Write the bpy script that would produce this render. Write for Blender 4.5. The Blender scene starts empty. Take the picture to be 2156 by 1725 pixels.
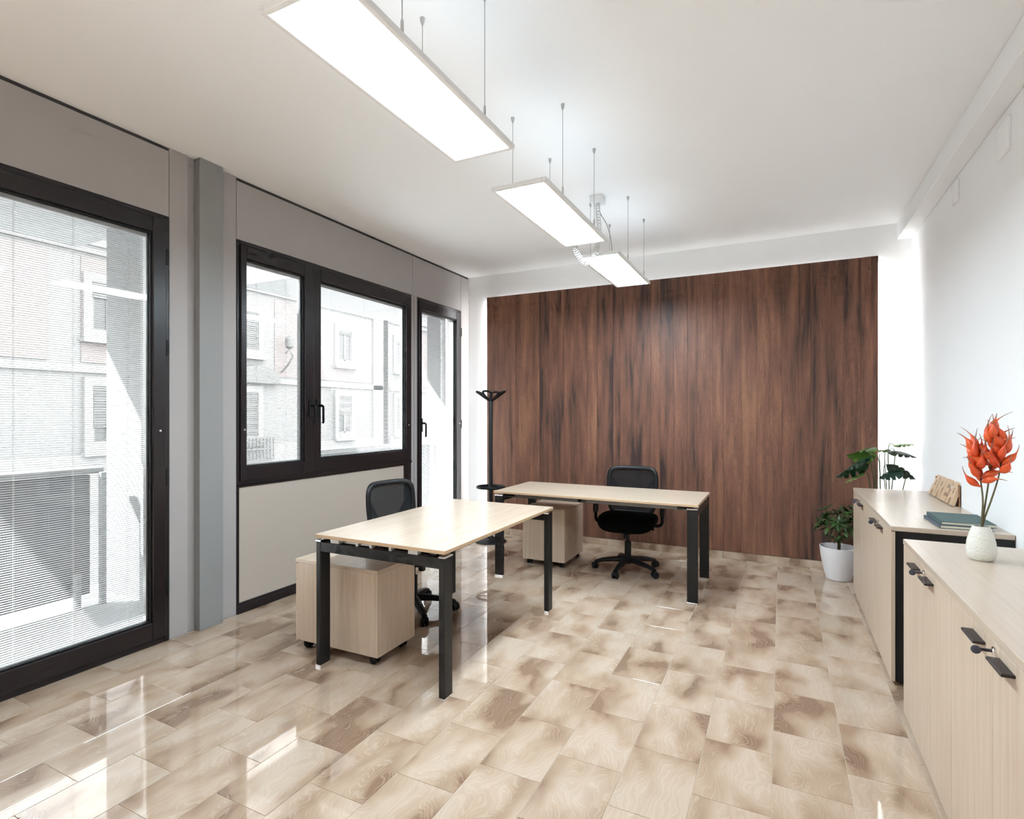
import bpy, bmesh, math, random
from mathutils import Vector, Matrix, noise
R = random.Random(7)
PI = math.pi
scene = bpy.context.scene
C = scene.collection

# ------------------------------------------------------------------ camera, world, exposure
FPX, HOR, VPX = 1149.0, 872.0, 1645.0
THETA = math.atan((VPX - 1078.0) / FPX)
CAMH = 1.45
cam = bpy.data.cameras.new('camera'); camo = bpy.data.objects.new('camera', cam); C.objects.link(camo)
cam.sensor_width = 36.0; cam.lens = 36.0 * FPX / 2156.0
cam.shift_y = (HOR - 862.5) / 2156.0
cam.clip_start = 0.05; cam.clip_end = 200
camo.location = (0, 0, CAMH); camo.rotation_euler = (PI / 2, 0, THETA)
scene.camera = camo

world = bpy.data.worlds.new('world'); scene.world = world; world.use_nodes = True
wb = world.node_tree.nodes['Background']
wb.inputs[0].default_value = (0.99, 0.985, 0.98, 1); wb.inputs[1].default_value = 3.1

sun = bpy.data.lights.new('sun', 'SUN'); sun.energy = 17.0; sun.angle = math.radians(0.55); sun.color = (0.93, 0.965, 1.0)
suno = bpy.data.objects.new('sun', sun); C.objects.link(suno)
suno.rotation_euler = Vector((0.56, 0.42, -0.70)).to_track_quat('-Z', 'Y').to_euler()
suno.location = (-12, -8, 14)
LAMP_POWER = 13.0      # emission of the suspended LED panels
STRIP_POWER = 10.0     # emission of the LED strips behind the wood panel
scene.view_settings.view_transform = 'Standard'; scene.view_settings.look = 'None'
scene.view_settings.gamma = 1.0; scene.view_settings.use_curve_mapping = False
scene.view_settings.exposure = 2.06
cy = scene.cycles
cy.use_light_tree = False; cy.max_bounces = 8; cy.diffuse_bounces = 4; cy.glossy_bounces = 3; cy.transparent_max_bounces = 16
cy.transmission_bounces = 2; cy.use_adaptive_sampling = True; cy.adaptive_threshold = 0.06; cy.adaptive_min_samples = 12; cy.sample_clamp_indirect = 8.0; cy.caustics_reflective = True

# ------------------------------------------------------------------ materials
M = {}
def newmat(name):
    m = bpy.data.materials.new(name); m.use_nodes = True; M[name] = m
    nt = m.node_tree; return m, nt, nt.nodes['Principled BSDF']
def mat(name, col, rough=0.5, metal=0.0, spec=0.5, bump=0.0, bscale=200.0, emit=None, coat=0.0):
    m, nt, b = newmat(name)
    b.inputs['Base Color'].default_value = (*col, 1); b.inputs['Roughness'].default_value = rough
    b.inputs['Metallic'].default_value = metal; b.inputs['Specular IOR Level'].default_value = spec
    b.inputs['Coat Weight'].default_value = coat
    if emit:
        b.inputs['Emission Color'].default_value = (*emit[0], 1); b.inputs['Emission Strength'].default_value = emit[1]
    # faint procedural tone variation and relief, so no surface is perfectly flat
    tc = nt.nodes.new('ShaderNodeTexCoord'); nz = nt.nodes.new('ShaderNodeTexNoise')
    nz.inputs['Scale'].default_value = bscale; nz.inputs['Detail'].default_value = 2
    nt.links.new(tc.outputs['Object'], nz.inputs['Vector'])
    mx = nt.nodes.new('ShaderNodeMix'); mx.data_type = 'RGBA'; mx.blend_type = 'MULTIPLY'
    mx.inputs['Factor'].default_value = 0.04
    mx.inputs['A'].default_value = (*col, 1); nt.links.new(nz.outputs['Color'], mx.inputs['B'])
    nt.links.new(mx.outputs['Result'], b.inputs['Base Color'])
    if bump:
        bp = nt.nodes.new('ShaderNodeBump'); bp.inputs['Strength'].default_value = bump
        bp.inputs['Distance'].default_value = 0.002
        nt.links.new(nz.outputs['Fac'], bp.inputs['Height']); nt.links.new(bp.outputs['Normal'], b.inputs['Normal'])
    return m
def srgb(r, g, b):
    f = lambda c: (c / 255 / 12.92) if c / 255 <= 0.04045 else ((c / 255 + 0.055) / 1.055) ** 2.4
    return (f(r), f(g), f(b))

mat('white_paint', (0.90, 0.90, 0.90), 0.85, spec=0.2, bump=0.05, bscale=90)
mat('ceiling_paint', (0.91, 0.91, 0.91), 0.9, spec=0.2, bump=0.05, bscale=90)
mat('grey_panel', srgb(172, 167, 165), 0.42, spec=0.4)
mat('grey_pilaster', srgb(146, 146, 145), 0.42, spec=0.4)
mat('dark_gap', srgb(70, 69, 68), 0.6)
mat('frame_brown', srgb(33, 26, 27), 0.30, spec=0.5)
mat('cream_panel', srgb(186, 175, 163), 0.45)
mat('black_metal', srgb(17, 17, 18), 0.42, spec=0.5)
mat('black_plastic', srgb(12, 12, 13), 0.5, spec=0.4)
mat('black_fabric', srgb(8, 8, 9), 0.95, spec=0.1, bump=0.4, bscale=900)
mat('black_gable', srgb(10, 9, 10), 0.55)
mat('chrome', (0.85, 0.85, 0.86), 0.14, metal=1.0)
mat('steel', (0.55, 0.55, 0.55), 0.32, metal=1.0)
mat('grey_beam', srgb(120, 118, 115), 0.4, metal=0.3)
mat('lamp_white', (0.82, 0.82, 0.82), 0.4)
mat('cord_white', (0.66, 0.66, 0.65), 0.5)
mat('cord_grey', srgb(150, 150, 148), 0.5)
mat('lamp_diffuser', (0.9, 0.9, 0.9), 0.5, emit=((0.755, 0.90, 1.0), LAMP_POWER))
mat('added_uplight', (0.9, 0.9, 0.9), 0.5, emit=((0.755, 0.90, 1.0), LAMP_POWER * 0.04))  # upward glow added to brighten the ceiling
mat('added_top_glow', (0.9, 0.9, 0.9), 0.5, emit=((0.96, 0.97, 0.98), STRIP_POWER * 0.09))  # added glow for the wall above the panelling
mat('led_strip', (0.9, 0.9, 0.9), 0.5, emit=((0.96, 0.97, 0.98), STRIP_POWER))
mat('blind_white', (0.42, 0.42, 0.42), 0.45)
mat('rubber', srgb(15, 15, 15), 0.7)
mat('handle_dark', srgb(62, 54, 52), 0.42, metal=0.4)
mat('key_blue', srgb(70, 74, 88), 0.4)
mat('pot_white', srgb(226, 224, 226), 0.4)
mat('soil', srgb(58, 44, 36), 0.95)
mat('stem_green', srgb(70, 88, 48), 0.6)
mat('stem_brown', srgb(92, 84, 52), 0.7, bump=0.4, bscale=60)
mat('trunk', srgb(78, 62, 44), 0.85, bump=0.5, bscale=80)
mat('paper', srgb(226, 224, 204), 0.8)
mat('cover_green', srgb(86, 104, 102), 0.85, bump=0.6, bscale=600)
mat('cover_slate', srgb(92, 100, 108), 0.85, bump=0.6, bscale=600)
mat('sign_wood', srgb(205, 176, 146), 0.6, bump=0.1, bscale=40)
mat('sign_wood_dark', srgb(150, 112, 82), 0.7)
mat('grout', srgb(196, 180, 160), 0.7)
mat('facade_white', (0.15, 0.15, 0.15), 0.9, bscale=3)
mat('facade_trim', (0.19, 0.19, 0.19), 0.9, bscale=3)
mat('facade_pink', (0.15, 0.134, 0.133), 0.9, bscale=3)
mat('facade_glass', (0.05, 0.052, 0.054), 0.3)
mat('facade_shutter', (0.10, 0.10, 0.10), 0.7)
mat('facade_gap_shade', (0.012, 0.012, 0.012), 0.9)
mat('facade_iron', (0.10, 0.10, 0.10), 0.6)
mat('balcony_white', (0.28, 0.28, 0.28), 0.8)
mat('balcony_grey', (0.13, 0.135, 0.14), 0.5)
mat('asphalt', (0.16, 0.16, 0.16), 0.9)

def math_node(nt, op, a, b=None):
    n = nt.nodes.new('ShaderNodeMath'); n.operation = op
    for i, v in enumerate((a, b)):
        if v is None: continue
        if isinstance(v, (int, float)): n.inputs[i].default_value = v
        else: nt.links.new(v, n.inputs[i])
    return n.outputs[0]
def glass_mat():
    m, nt, b = newmat('window_glass')
    nt.nodes.remove(b); out = nt.nodes['Material Output']
    tr = nt.nodes.new('ShaderNodeBsdfTransparent'); tr.inputs[0].default_value = (0.94, 0.95, 0.95, 1)
    gl = nt.nodes.new('ShaderNodeBsdfGlossy'); gl.inputs['Roughness'].default_value = 0.0
    # Schlick reflectance of a thin pane, the same from either side
    ge = nt.nodes.new('ShaderNodeNewGeometry'); dt = nt.nodes.new('ShaderNodeVectorMath'); dt.operation = 'DOT_PRODUCT'
    nt.links.new(ge.outputs['Incoming'], dt.inputs[0]); nt.links.new(ge.outputs['Normal'], dt.inputs[1])
    c = math_node(nt, 'SUBTRACT', 1.0, math_node(nt, 'ABSOLUTE', dt.outputs['Value']))
    refl = math_node(nt, 'ADD', 0.022, math_node(nt, 'MULTIPLY', math_node(nt, 'POWER', c, 5.0), 0.978))
    mx = nt.nodes.new('ShaderNodeMixShader')
    nt.links.new(refl, mx.inputs[0]); nt.links.new(tr.outputs[0], mx.inputs[1]); nt.links.new(gl.outputs[0], mx.inputs[2])
    nt.links.new(mx.outputs[0], out.inputs['Surface'])
glass_mat()

def mesh_fabric():
    m, nt, b = newmat('mesh_fabric')
    out = nt.nodes['Material Output']
    b.inputs['Base Color'].default_value = (0.005, 0.005, 0.006, 1); b.inputs['Roughness'].default_value = 0.9
    tr = nt.nodes.new('ShaderNodeBsdfTransparent'); mx = nt.nodes.new('ShaderNodeMixShader')
    tc = nt.nodes.new('ShaderNodeTexCoord'); ck = nt.nodes.new('ShaderNodeTexChecker')
    ck.inputs['Scale'].default_value = 700
    nt.links.new(tc.outputs['Object'], ck.inputs['Vector'])
    mr = nt.nodes.new('ShaderNodeMapRange'); mr.inputs['To Min'].default_value = 0.86; mr.inputs['To Max'].default_value = 0.96
    nt.links.new(ck.outputs['Fac'], mr.inputs['Value']); nt.links.new(mr.outputs[0], mx.inputs[0])
    nt.links.new(tr.outputs[0], mx.inputs[1]); nt.links.new(b.outputs[0], mx.inputs[2])
    nt.links.new(mx.outputs[0], out.inputs['Surface'])
mesh_fabric()

def obj_coords(nt, sx, sy, sz, ofs=(37.0, 91.0, 53.0)):
    """object coordinates, scaled, shifted by a random amount for each object"""
    tc = nt.nodes.new('ShaderNodeTexCoord'); oi = nt.nodes.new('ShaderNodeObjectInfo')
    mp = nt.nodes.new('ShaderNodeVectorMath'); mp.operation = 'MULTIPLY'; mp.inputs[1].default_value = (sx, sy, sz)
    nt.links.new(tc.outputs['Object'], mp.inputs[0])
    sc = nt.nodes.new('ShaderNodeVectorMath'); sc.operation = 'SCALE'; sc.inputs[0].default_value = ofs
    nt.links.new(oi.outputs['Random'], sc.inputs['Scale'])
    ad = nt.nodes.new('ShaderNodeVectorMath'); ad.operation = 'ADD'
    nt.links.new(mp.outputs[0], ad.inputs[0]); nt.links.new(sc.outputs[0], ad.inputs[1])
    return ad.outputs[0], oi.outputs['Random'], tc.outputs['Object']
def ramp(nt, stops, interp='LINEAR'):
    r = nt.nodes.new('ShaderNodeValToRGB'); cr = r.color_ramp; cr.interpolation = interp
    while len(cr.elements) < len(stops): cr.elements.new(0.5)
    for e, (p, c) in zip(cr.elements, stops):
        e.position = p; e.color = (*c, 1) if len(c) == 3 else c
    return r
def noise_tex(nt, vec, scale, detail=2, distort=0.0, rough=0.5):
    n = nt.nodes.new('ShaderNodeTexNoise'); n.inputs['Scale'].default_value = scale
    n.inputs['Detail'].default_value = detail; n.inputs['Distortion'].default_value = distort
    n.inputs['Roughness'].default_value = rough
    nt.links.new(vec, n.inputs['Vector']); return n
def mix_rgb(nt, fac, a, b, blend='MIX'):
    n = nt.nodes.new('ShaderNodeMix'); n.data_type = 'RGBA'; n.blend_type = blend
    for key, v in (('Factor', fac), ('A', a), ('B', b)):
        if isinstance(v, tuple): n.inputs[key].default_value = (*v, 1)
        elif isinstance(v, (int, float)): n.inputs[key].default_value = v
        else: nt.links.new(v, n.inputs[key])
    return n.outputs['Result']

def tile_mat(name):
    """banded travertine: wavy growth lines run along the tile, with brown patches at one side"""
    m, nt, b = newmat(name)
    v, rnd, raw = obj_coords(nt, 1.0, 0.50, 1.0)
    def warped(src, scale, amt, detail=2):
        w = noise_tex(nt, src, scale, detail)
        c = nt.nodes.new('ShaderNodeVectorMath'); c.operation = 'SUBTRACT'; c.inputs[1].default_value = (0.5, 0.5, 0.5)
        nt.links.new(w.outputs['Color'], c.inputs[0])
        k = nt.nodes.new('ShaderNodeVectorMath'); k.operation = 'SCALE'; k.inputs['Scale'].default_value = amt
        nt.links.new(c.outputs[0], k.inputs[0])
        ad = nt.nodes.new('ShaderNodeVectorMath'); ad.operation = 'ADD'
        nt.links.new(src, ad.inputs[0]); nt.links.new(k.outputs[0], ad.inputs[1]); return ad.outputs[0]
    v1 = warped(v, 7.0, 0.16); v2 = warped(v1, 40.0, 0.010, 3)
    big = noise_tex(nt, v1, 5.0, 1.8, 0.0, 0.45)
    sep = nt.nodes.new('ShaderNodeSeparateXYZ'); nt.links.new(v2, sep.inputs[0])
    # patches: broad tone field
    shade = math_node(nt, 'ADD', big.outputs['Fac'], math_node(nt, 'MULTIPLY', math_node(nt, 'SUBTRACT', rnd, 0.5), 0.045))
    col = ramp(nt, [(0.0, srgb(128, 103, 85)), (0.365, srgb(138, 112, 92)), (0.395, srgb(157, 131, 110)), (0.455, srgb(172, 148, 126)),
                    (0.53, srgb(184, 162, 141)), (0.64, srgb(193, 174, 156)), (1.0, srgb(198, 182, 165))])
    nt.links.new(shade, col.inputs['Fac'])
    # growth lines: contours of x warped by the same field
    lf = math_node(nt, 'ADD', sep.outputs['X'], math_node(nt, 'MULTIPLY', big.outputs['Fac'], 0.42))
    amp = noise_tex(nt, v1, 9.0, 2)
    ph = math_node(nt, 'SINE', math_node(nt, 'MULTIPLY', lf, 620.0))
    ph2 = math_node(nt, 'SINE', math_node(nt, 'MULTIPLY', lf, 231.0))
    l1 = ramp(nt, [(0.0, (0, 0, 0)), (0.55, (0, 0, 0)), (1.0, (1, 1, 1))]); nt.links.new(ph, l1.inputs['Fac'])
    f1 = math_node(nt, 'MULTIPLY', l1.outputs['Color'], math_node(nt, 'MULTIPLY', amp.outputs['Fac'], 0.46))
    c1 = mix_rgb(nt, f1, col.outputs['Color'], srgb(214, 200, 184))
    f2 = math_node(nt, 'MULTIPLY', math_node(nt, 'ADD', math_node(nt, 'MULTIPLY', ph2, 0.5), 0.5), 0.15)
    c2 = mix_rgb(nt, f2, c1, srgb(164, 134, 107))
    nt.links.new(c2, b.inputs['Base Color'])
    b.inputs['Roughness'].default_value = 0.035; b.inputs['Specular IOR Level'].default_value = 0.85
    return m
tile_mat('floor_tile')

def walnut_mat():
    m, nt, b = newmat('walnut')
    v, rnd, raw = obj_coords(nt, 1.0, 1.0, 0.085)
    warp = noise_tex(nt, v, 4.0, 2)
    wv = nt.nodes.new('ShaderNodeVectorMath'); wv.operation = 'SCALE'; wv.inputs['Scale'].default_value = 0.07
    nt.links.new(warp.outputs['Color'], wv.inputs[0])
    va = nt.nodes.new('ShaderNodeVectorMath'); va.operation = 'ADD'
    nt.links.new(v, va.inputs[0]); nt.links.new(wv.outputs[0], va.inputs[1])
    big = noise_tex(nt, va.outputs[0], 16.0, 3, 0.0, 0.55)          # heartwood bands
    rings = math_node(nt, 'SINE', math_node(nt, 'MULTIPLY', big.outputs['Fac'], 150.0))
    fine = noise_tex(nt, va.outputs[0], 210.0, 3)                   # pores
    streak = noise_tex(nt, va.outputs[0], 42.0, 2)
    tone = math_node(nt, 'ADD', big.outputs['Fac'], math_node(nt, 'MULTIPLY', math_node(nt, 'SUBTRACT', rnd, 0.5), 0.22))
    col = ramp(nt, [(0.0, srgb(56, 45, 44)), (0.28, srgb(70, 53, 49)), (0.34, srgb(96, 68, 56)), (0.46, srgb(116, 79, 64)),
                    (0.58, srgb(128, 88, 70)), (0.70, srgb(142, 100, 77)), (1.0, srgb(154, 110, 84))])
    nt.links.new(tone, col.inputs['Fac'])
    c1 = mix_rgb(nt, math_node(nt, 'MULTIPLY', math_node(nt, 'ADD', math_node(nt, 'MULTIPLY', rings, 0.5), 0.5), 0.24), col.outputs['Color'], srgb(68, 45, 38))
    gr = ramp(nt, [(0.0, (0.5, 0.5, 0.5)), (0.45, (1, 1, 1)), (1, (1.15, 1.15, 1.15))])
    nt.links.new(fine.outputs['Fac'], gr.inputs['Fac'])
    c2 = mix_rgb(nt, 0.6, c1, gr.outputs['Color'], 'MULTIPLY')
    st = ramp(nt, [(0.0, (1, 1, 1)), (0.27, (1, 1, 1)), (0.36, (0, 0, 0)), (1, (0, 0, 0))])
    nt.links.new(streak.outputs['Fac'], st.inputs['Fac'])
    c3 = mix_rgb(nt, math_node(nt, 'MULTIPLY', st.outputs['Color'], 0.5), c2, srgb(50, 40, 40))
    nt.links.new(c3, b.inputs['Base Color'])
    b.inputs['Roughness'].default_value = 0.46; b.inputs['Specular IOR Level'].default_value = 0.32
    return m
walnut_mat()

def oak_mat(name, axis, c_lo, c_hi, rough=0.38):
    m, nt, b = newmat(name)
    s = [55.0, 55.0, 55.0]; s[axis] = 1.6
    v, rnd, raw = obj_coords(nt, *s)
    n1 = noise_tex(nt, v, 1.0, 4, 0.3)
    n2 = noise_tex(nt, v, 4.0, 2)
    f = math_node(nt, 'ADD', math_node(nt, 'MULTIPLY', n1.outputs['Fac'], 0.7), math_node(nt, 'MULTIPLY', n2.outputs['Fac'], 0.3))
    col = ramp(nt, [(0.30, c_lo), (0.66, c_hi)])
    nt.links.new(f, col.inputs['Fac']); nt.links.new(col.outputs['Color'], b.inputs['Base Color'])
    b.inputs['Roughness'].default_value = rough; b.inputs['Specular IOR Level'].default_value = 0.5
oak_mat('oak_v', 2, srgb(189, 167, 145), srgb(206, 187, 167))
oak_mat('oak_x', 0, srgb(187, 167, 147), srgb(199, 181, 162), 0.24)
oak_mat('oak_y', 1, srgb(187, 168, 149), srgb(199, 182, 164), 0.28)
mat('oak_edge', srgb(196, 166, 132), 0.5)

def leaf_mat(name, a, bcol):
    m, nt, b = newmat(name)
    v, rnd, raw = obj_coords(nt, 14, 14, 14)
    n = noise_tex(nt, v, 1.0, 3)
    f = math_node(nt, 'ADD', math_node(nt, 'MULTIPLY', n.outputs['Fac'], 0.5), math_node(nt, 'MULTIPLY', rnd, 0.5))
    col = ramp(nt, [(0.2, a), (0.8, bcol)])
    nt.links.new(f, col.inputs['Fac']); nt.links.new(col.outputs['Color'], b.inputs['Base Color'])
    b.inputs['Roughness'].default_value = 0.34
leaf_mat('leaf_small', srgb(34, 58, 32), srgb(78, 108, 52))
leaf_mat('leaf_dark', srgb(26, 52, 38), srgb(42, 74, 50))
leaf_mat('leaf_bright', srgb(84, 124, 50), srgb(122, 158, 70))
leaf_mat('leaf_greyish', srgb(58, 74, 62), srgb(84, 98, 82))
leaf_mat('pod_orange', srgb(206, 66, 30), srgb(226, 98, 46))
leaf_mat('pod_tail', srgb(120, 84, 72), srgb(160, 110, 80))

def vase_mat():
    m, nt, b = newmat('vase_glaze')
    tc = nt.nodes.new('ShaderNodeTexCoord'); vo = nt.nodes.new('ShaderNodeTexVoronoi'); vo.inputs['Scale'].default_value = 130
    nt.links.new(tc.outputs['Object'], vo.inputs['Vector'])
    bp = nt.nodes.new('ShaderNodeBump'); bp.inputs['Strength'].default_value = 0.7; bp.inputs['Distance'].default_value = 0.002
    nt.links.new(vo.outputs['Distance'], bp.inputs['Height']); nt.links.new(bp.outputs['Normal'], b.inputs['Normal'])
    b.inputs['Base Color'].default_value = (*srgb(222, 220, 210), 1); b.inputs['Roughness'].default_value = 0.25
vase_mat()

# ------------------------------------------------------------------ mesh helpers
def box(bm, x0, x1, y0, y1, z0, z1, bev=0.0, seg=1):
    vs = [bm.verts.new(p) for p in ((x0, y0, z0), (x1, y0, z0), (x1, y1, z0), (x0, y1, z0), (x0, y0, z1), (x1, y0, z1), (x1, y1, z1), (x0, y1, z1))]
    fs = [bm.faces.new([vs[i] for i in q]) for q in ((0, 3, 2, 1), (4, 5, 6, 7), (0, 1, 5, 4), (1, 2, 6, 5), (2, 3, 7, 6), (3, 0, 4, 7))]
    if bev > 0:
        es = {e for f in fs for e in f.edges}
        bmesh.ops.bevel(bm, geom=list(es), offset=bev, segments=seg, affect='EDGES', profile=0.5)
    return bm
def BM(): return bmesh.new()
def bxm(*a, **k): return box(BM(), *a, **k)
def lathe(bm, prof, seg=32, cx=0.0, cy=0.0, capb=True, capt=True):
    rings = []
    for r, z in prof:
        rings.append([bm.verts.new((cx + r * math.cos(2 * PI * i / seg), cy + r * math.sin(2 * PI * i / seg), z)) for i in range(seg)])
    for a, b in zip(rings, rings[1:]):
        for i in range(seg):
            bm.faces.new((a[i], a[(i + 1) % seg], b[(i + 1) % seg], b[i]))
    if capb: bm.faces.new(list(reversed(rings[0])))
    if capt: bm.faces.new(rings[-1])
    return bm
def sweep(bm, pts, rad, seg=8, closed=False, sq=(1.0, 1.0), up=None, caps=True):
    """tube along pts; rad a number or a list; sq squashes the section along the frame axes"""
    P = [Vector(p) for p in pts]; n = len(P)
    rads = rad if isinstance(rad, (list, tuple)) else [rad] * n
    T = []
    for i in range(n):
        if closed: t = P[(i + 1) % n] - P[i - 1]
        elif i == 0: t = P[1] - P[0]
        elif i == n - 1: t = P[-1] - P[-2]
        else: t = P[i + 1] - P[i - 1]
        T.append(t.normalized())
    u = Vector(up) if up else (Vector((0, 0, 1)) if abs(T[0].z) < 0.9 else Vector((1, 0, 0)))
    N = (u - T[0] * u.dot(T[0])).normalized()
    rings = []
    for i in range(n):
        if up: N2 = Vector(up) - T[i] * Vector(up).dot(T[i])
        else: N2 = N - T[i] * N.dot(T[i])
        if N2.length < 1e-6: N2 = N
        N = N2.normalized(); B = T[i].cross(N)
        rings.append([bm.verts.new(P[i] + (N * math.cos(2 * PI * k / seg) * sq[0] + B * math.sin(2 * PI * k / seg) * sq[1]) * rads[i]) for k in range(seg)])
    m = n if closed else n - 1
    for i in range(m):
        a, b = rings[i], rings[(i + 1) % n]
        for k in range(seg):
            bm.faces.new((a[k], a[(k + 1) % seg], b[(k + 1) % seg], b[k]))
    if not closed and caps:
        bm.faces.new(list(reversed(rings[0]))); bm.faces.new(rings[-1])
    return bm
def poly_extrude(bm, outer, holes, to3d, depth):
    """flat polygon with holes -> solid; to3d(a, b, t) maps plane coordinates and depth to space"""
    loops = []
    for t in (0.0, depth):
        es = []; ring = []
        for lp in [outer] + holes:
            vs = [bm.verts.new(to3d(a, b, t)) for a, b in lp]
            ring.append(vs); es += [bm.edges.new((vs[i], vs[(i + 1) % len(vs)])) for i in range(len(vs))]
        bmesh.ops.triangle_fill(bm, use_beauty=True, use_dissolve=False, edges=es)
        loops.append(ring)
    for a, b in zip(*loops):
        for i in range(len(a)):
            j = (i + 1) % len(a)
            bm.faces.new((a[i], a[j], b[j], b[i]))
    bmesh.ops.recalc_face_normals(bm, faces=bm.faces)
    return bm
def finish(bm, name, smooth=None):
    bmesh.ops.recalc_face_normals(bm, faces=bm.faces)
    me = bpy.data.meshes.new(name); bm.to_mesh(me); bm.free()
    if smooth is not None:
        for p in me.polygons: p.use_smooth = True
        me.set_sharp_from_angle(angle=math.radians(smooth))
    return me
def obj(name, bm, m, parent=None, smooth=None, loc=(0, 0, 0), rot=(0, 0, 0)):
    me = bm if isinstance(bm, bpy.types.Mesh) else finish(bm, name, smooth)
    if m is not None and not me.materials: me.materials.append(M[m])
    o = bpy.data.objects.new(name, me); C.objects.link(o)
    o.location = loc; o.rotation_euler = rot
    if parent is not None: o.parent = parent
    return o
def tag(o, label, cat, group=None, kind=None):
    o['label'] = label; o['category'] = cat
    if group: o['group'] = group
    if kind: o['kind'] = kind
    return o
def thing(name, label, cat, loc=(0, 0, 0), rz=0.0, group=None, kind=None):
    o = bpy.data.objects.new(name, None); C.objects.link(o)
    o.empty_display_size = 0.1; o.location = loc; o.rotation_euler = (0, 0, rz)
    return tag(o, label, cat, group, kind)
def struct(name, bm, m, label, cat, parent=None):
    o = obj(name, bm, m, parent); return tag(o, label, cat, kind='structure')
def copy_tree(o, parent=None):
    c = o.copy(); C.objects.link(c); c.parent = parent
    for ch in list(o.children): copy_tree(ch, c)
    return c
def in_view(p, mu=60, mv=60):
    w = -math.sin(THETA) * p[0] + math.cos(THETA) * p[1]
    if w < 0.15: return False
    u = 1078 + FPX * (math.cos(THETA) * p[0] + math.sin(THETA) * p[1]) / w
    v = HOR - FPX * (p[2] - CAMH) / w
    return -mu < u < 2156 + mu and -mv < v < 1725 + mv

# ------------------------------------------------------------------ room
XL, XR, YB, YF, ZC = -3.527, 1.04, 5.92, -3.6, 3.163
PANEL_Y = 5.86
floor = struct('floor', bxm(XL - 0.05, XR + 0.2, YF - 0.2, YB + 0.2, -0.08, -0.0018), 'grout', 'polished beige stone-look tile floor laid in half-offset rows', 'floor')
TW, TL, TX0, TY0 = 0.2722, 0.4005, -0.033, 2.172
tile_cache = {}; rest = BM(); gap = 0.0011
def tile_mesh(w, l):
    k = (round(w, 4), round(l, 4))
    if k not in tile_cache:
        me = finish(bxm(-w / 2, w / 2, -l / 2, l / 2, -0.012, 0.0, bev=0.0006), 'tile'); me.materials.append(M['floor_tile']); tile_cache[k] = me
    return tile_cache[k]
for k in range(-13, 4):
    x0, x1 = TX0 + k * TW, TX0 + (k + 1) * TW
    x0, x1 = max(x0, XL + 0.004), min(x1, XR)
    ph = TY0 + (0 if k % 2 else TL / 2)
    j = math.floor((YF - ph) / TL)
    while ph + j * TL < PANEL_Y + 0.004:
        y0, y1 = max(ph + j * TL, YF), min(ph + (j + 1) * TL, PANEL_Y + 0.004); j += 1
        if y1 - y0 < 0.01: continue
        c = ((x0 + x1) / 2, (y0 + y1) / 2, 0)
        vis = any(in_view((x, y, 0), 5, 5) for x in (x0, c[0], x1) for y in (y0, c[1], y1))
        if vis:
            o = obj('tile', tile_mesh(x1 - x0 - 2 * gap, y1 - y0 - 2 * gap), None, floor, loc=c)
            o.rotation_euler = (0, 0, 0)
        else:
            box(rest, x0 + gap, x1 - gap, y0 + gap, y1 - gap, -0.012, 0.0, bev=0.0009)
o = obj('tile_field', rest, 'floor_tile', floor); o['kind'] = 'stuff'

struct('ceiling', bxm(XL - 0.3, XR + 0.2, YF - 0.2, YB + 0.2, ZC, ZC + 0.15), 'ceiling_paint', 'plain white painted ceiling', 'ceiling')
struct('wall_back', bxm(XL - 0.3, XR + 0.2, YB, YB + 0.2, -0.08, ZC), 'white_paint', 'white back wall around the wood panelling', 'wall')
struct('wall_right', bxm(XR, XR + 0.2, YF, YB, -0.08, ZC), 'white_paint', 'white right wall above the sideboards', 'wall')
struct('wall_front', bxm(XL - 0.3, XR + 0.2, YF - 0.2, YF, -0.08, ZC), 'white_paint', 'white wall behind the viewer', 'wall')
struct('trim_1', bxm(0.93, XR, YF, YB, 3.015, ZC, bev=0.004), 'white_paint', 'white boxed beam along the top of the right wall', 'trim')

# left wall: masonry with openings, clad in grey metal panels
bm = BM(); XO = -3.62
box(bm, XO, XL - 0.012, YF, -2.95, -0.08, ZC); box(bm, XO, XL - 0.012, -2.95, -0.88, 2.71, ZC); box(bm, XO, XL - 0.012, -0.88, 0.9, -0.08, ZC); box(bm, XO, XL - 0.012, 0.9, 2.163, 2.71, ZC)
box(bm, XO, XL - 0.055, 2.163, 2.653, -0.08, ZC); box(bm, XO, XL - 0.012, 2.653, 4.72, 2.71, ZC)
box(bm, XO, XL - 0.03, 2.653, 4.72, -0.08, 0.90); box(bm, XO, XL - 0.012, 4.72, 4.83, -0.08, ZC)
box(bm, XO, XL - 0.012, 4.83, 5.725, 2.71, ZC); box(bm, XO, XL - 0.012, 5.725, YB, -0.08, ZC)
wl = struct('wall_left', bm, 'dark_gap', 'grey panelled window wall on the left', 'wall')
def panel(y0, y1, z0, z1, x=XL, m='grey_panel', t=0.010, bev=0.0012):
    return obj('panel', bxm(-t, 0, -(y1 - y0) / 2, (y1 - y0) / 2, 0, z1 - z0, bev=bev), m, wl, loc=(x, (y0 + y1) / 2, z0))
panel(YF, -2.952, 0.0, 3.138); panel(-2.95, -0.88, 2.716, 3.138); panel(-0.878, 0.897, 0.0, 3.138); panel(0.9, 2.168, 2.716, 3.138)
panel(2.171, 2.292, 0.0, ZC - 0.001, x=XL, t=0.045)
obj('panel_groove', bxm(-0.02, 0.0, -0.026, 0.026, 0, ZC - 0.002), 'grey_panel', wl, loc=(XL - 0.012, 2.318, 0))
panel(2.342, 2.513, 0.0, ZC - 0.002, x=-3.478, m='grey_pilaster', t=0.09, bev=0.002)
panel(2.515, 2.651, 0.0, ZC - 0.001, x=XL, t=0.045)
panel(2.654, 4.752, 2.716, 3.138); panel(4.7555, 5.725, 2.716, 3.138); panel(5.727, YB - 0.001, 0.0, 3.138)
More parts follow.
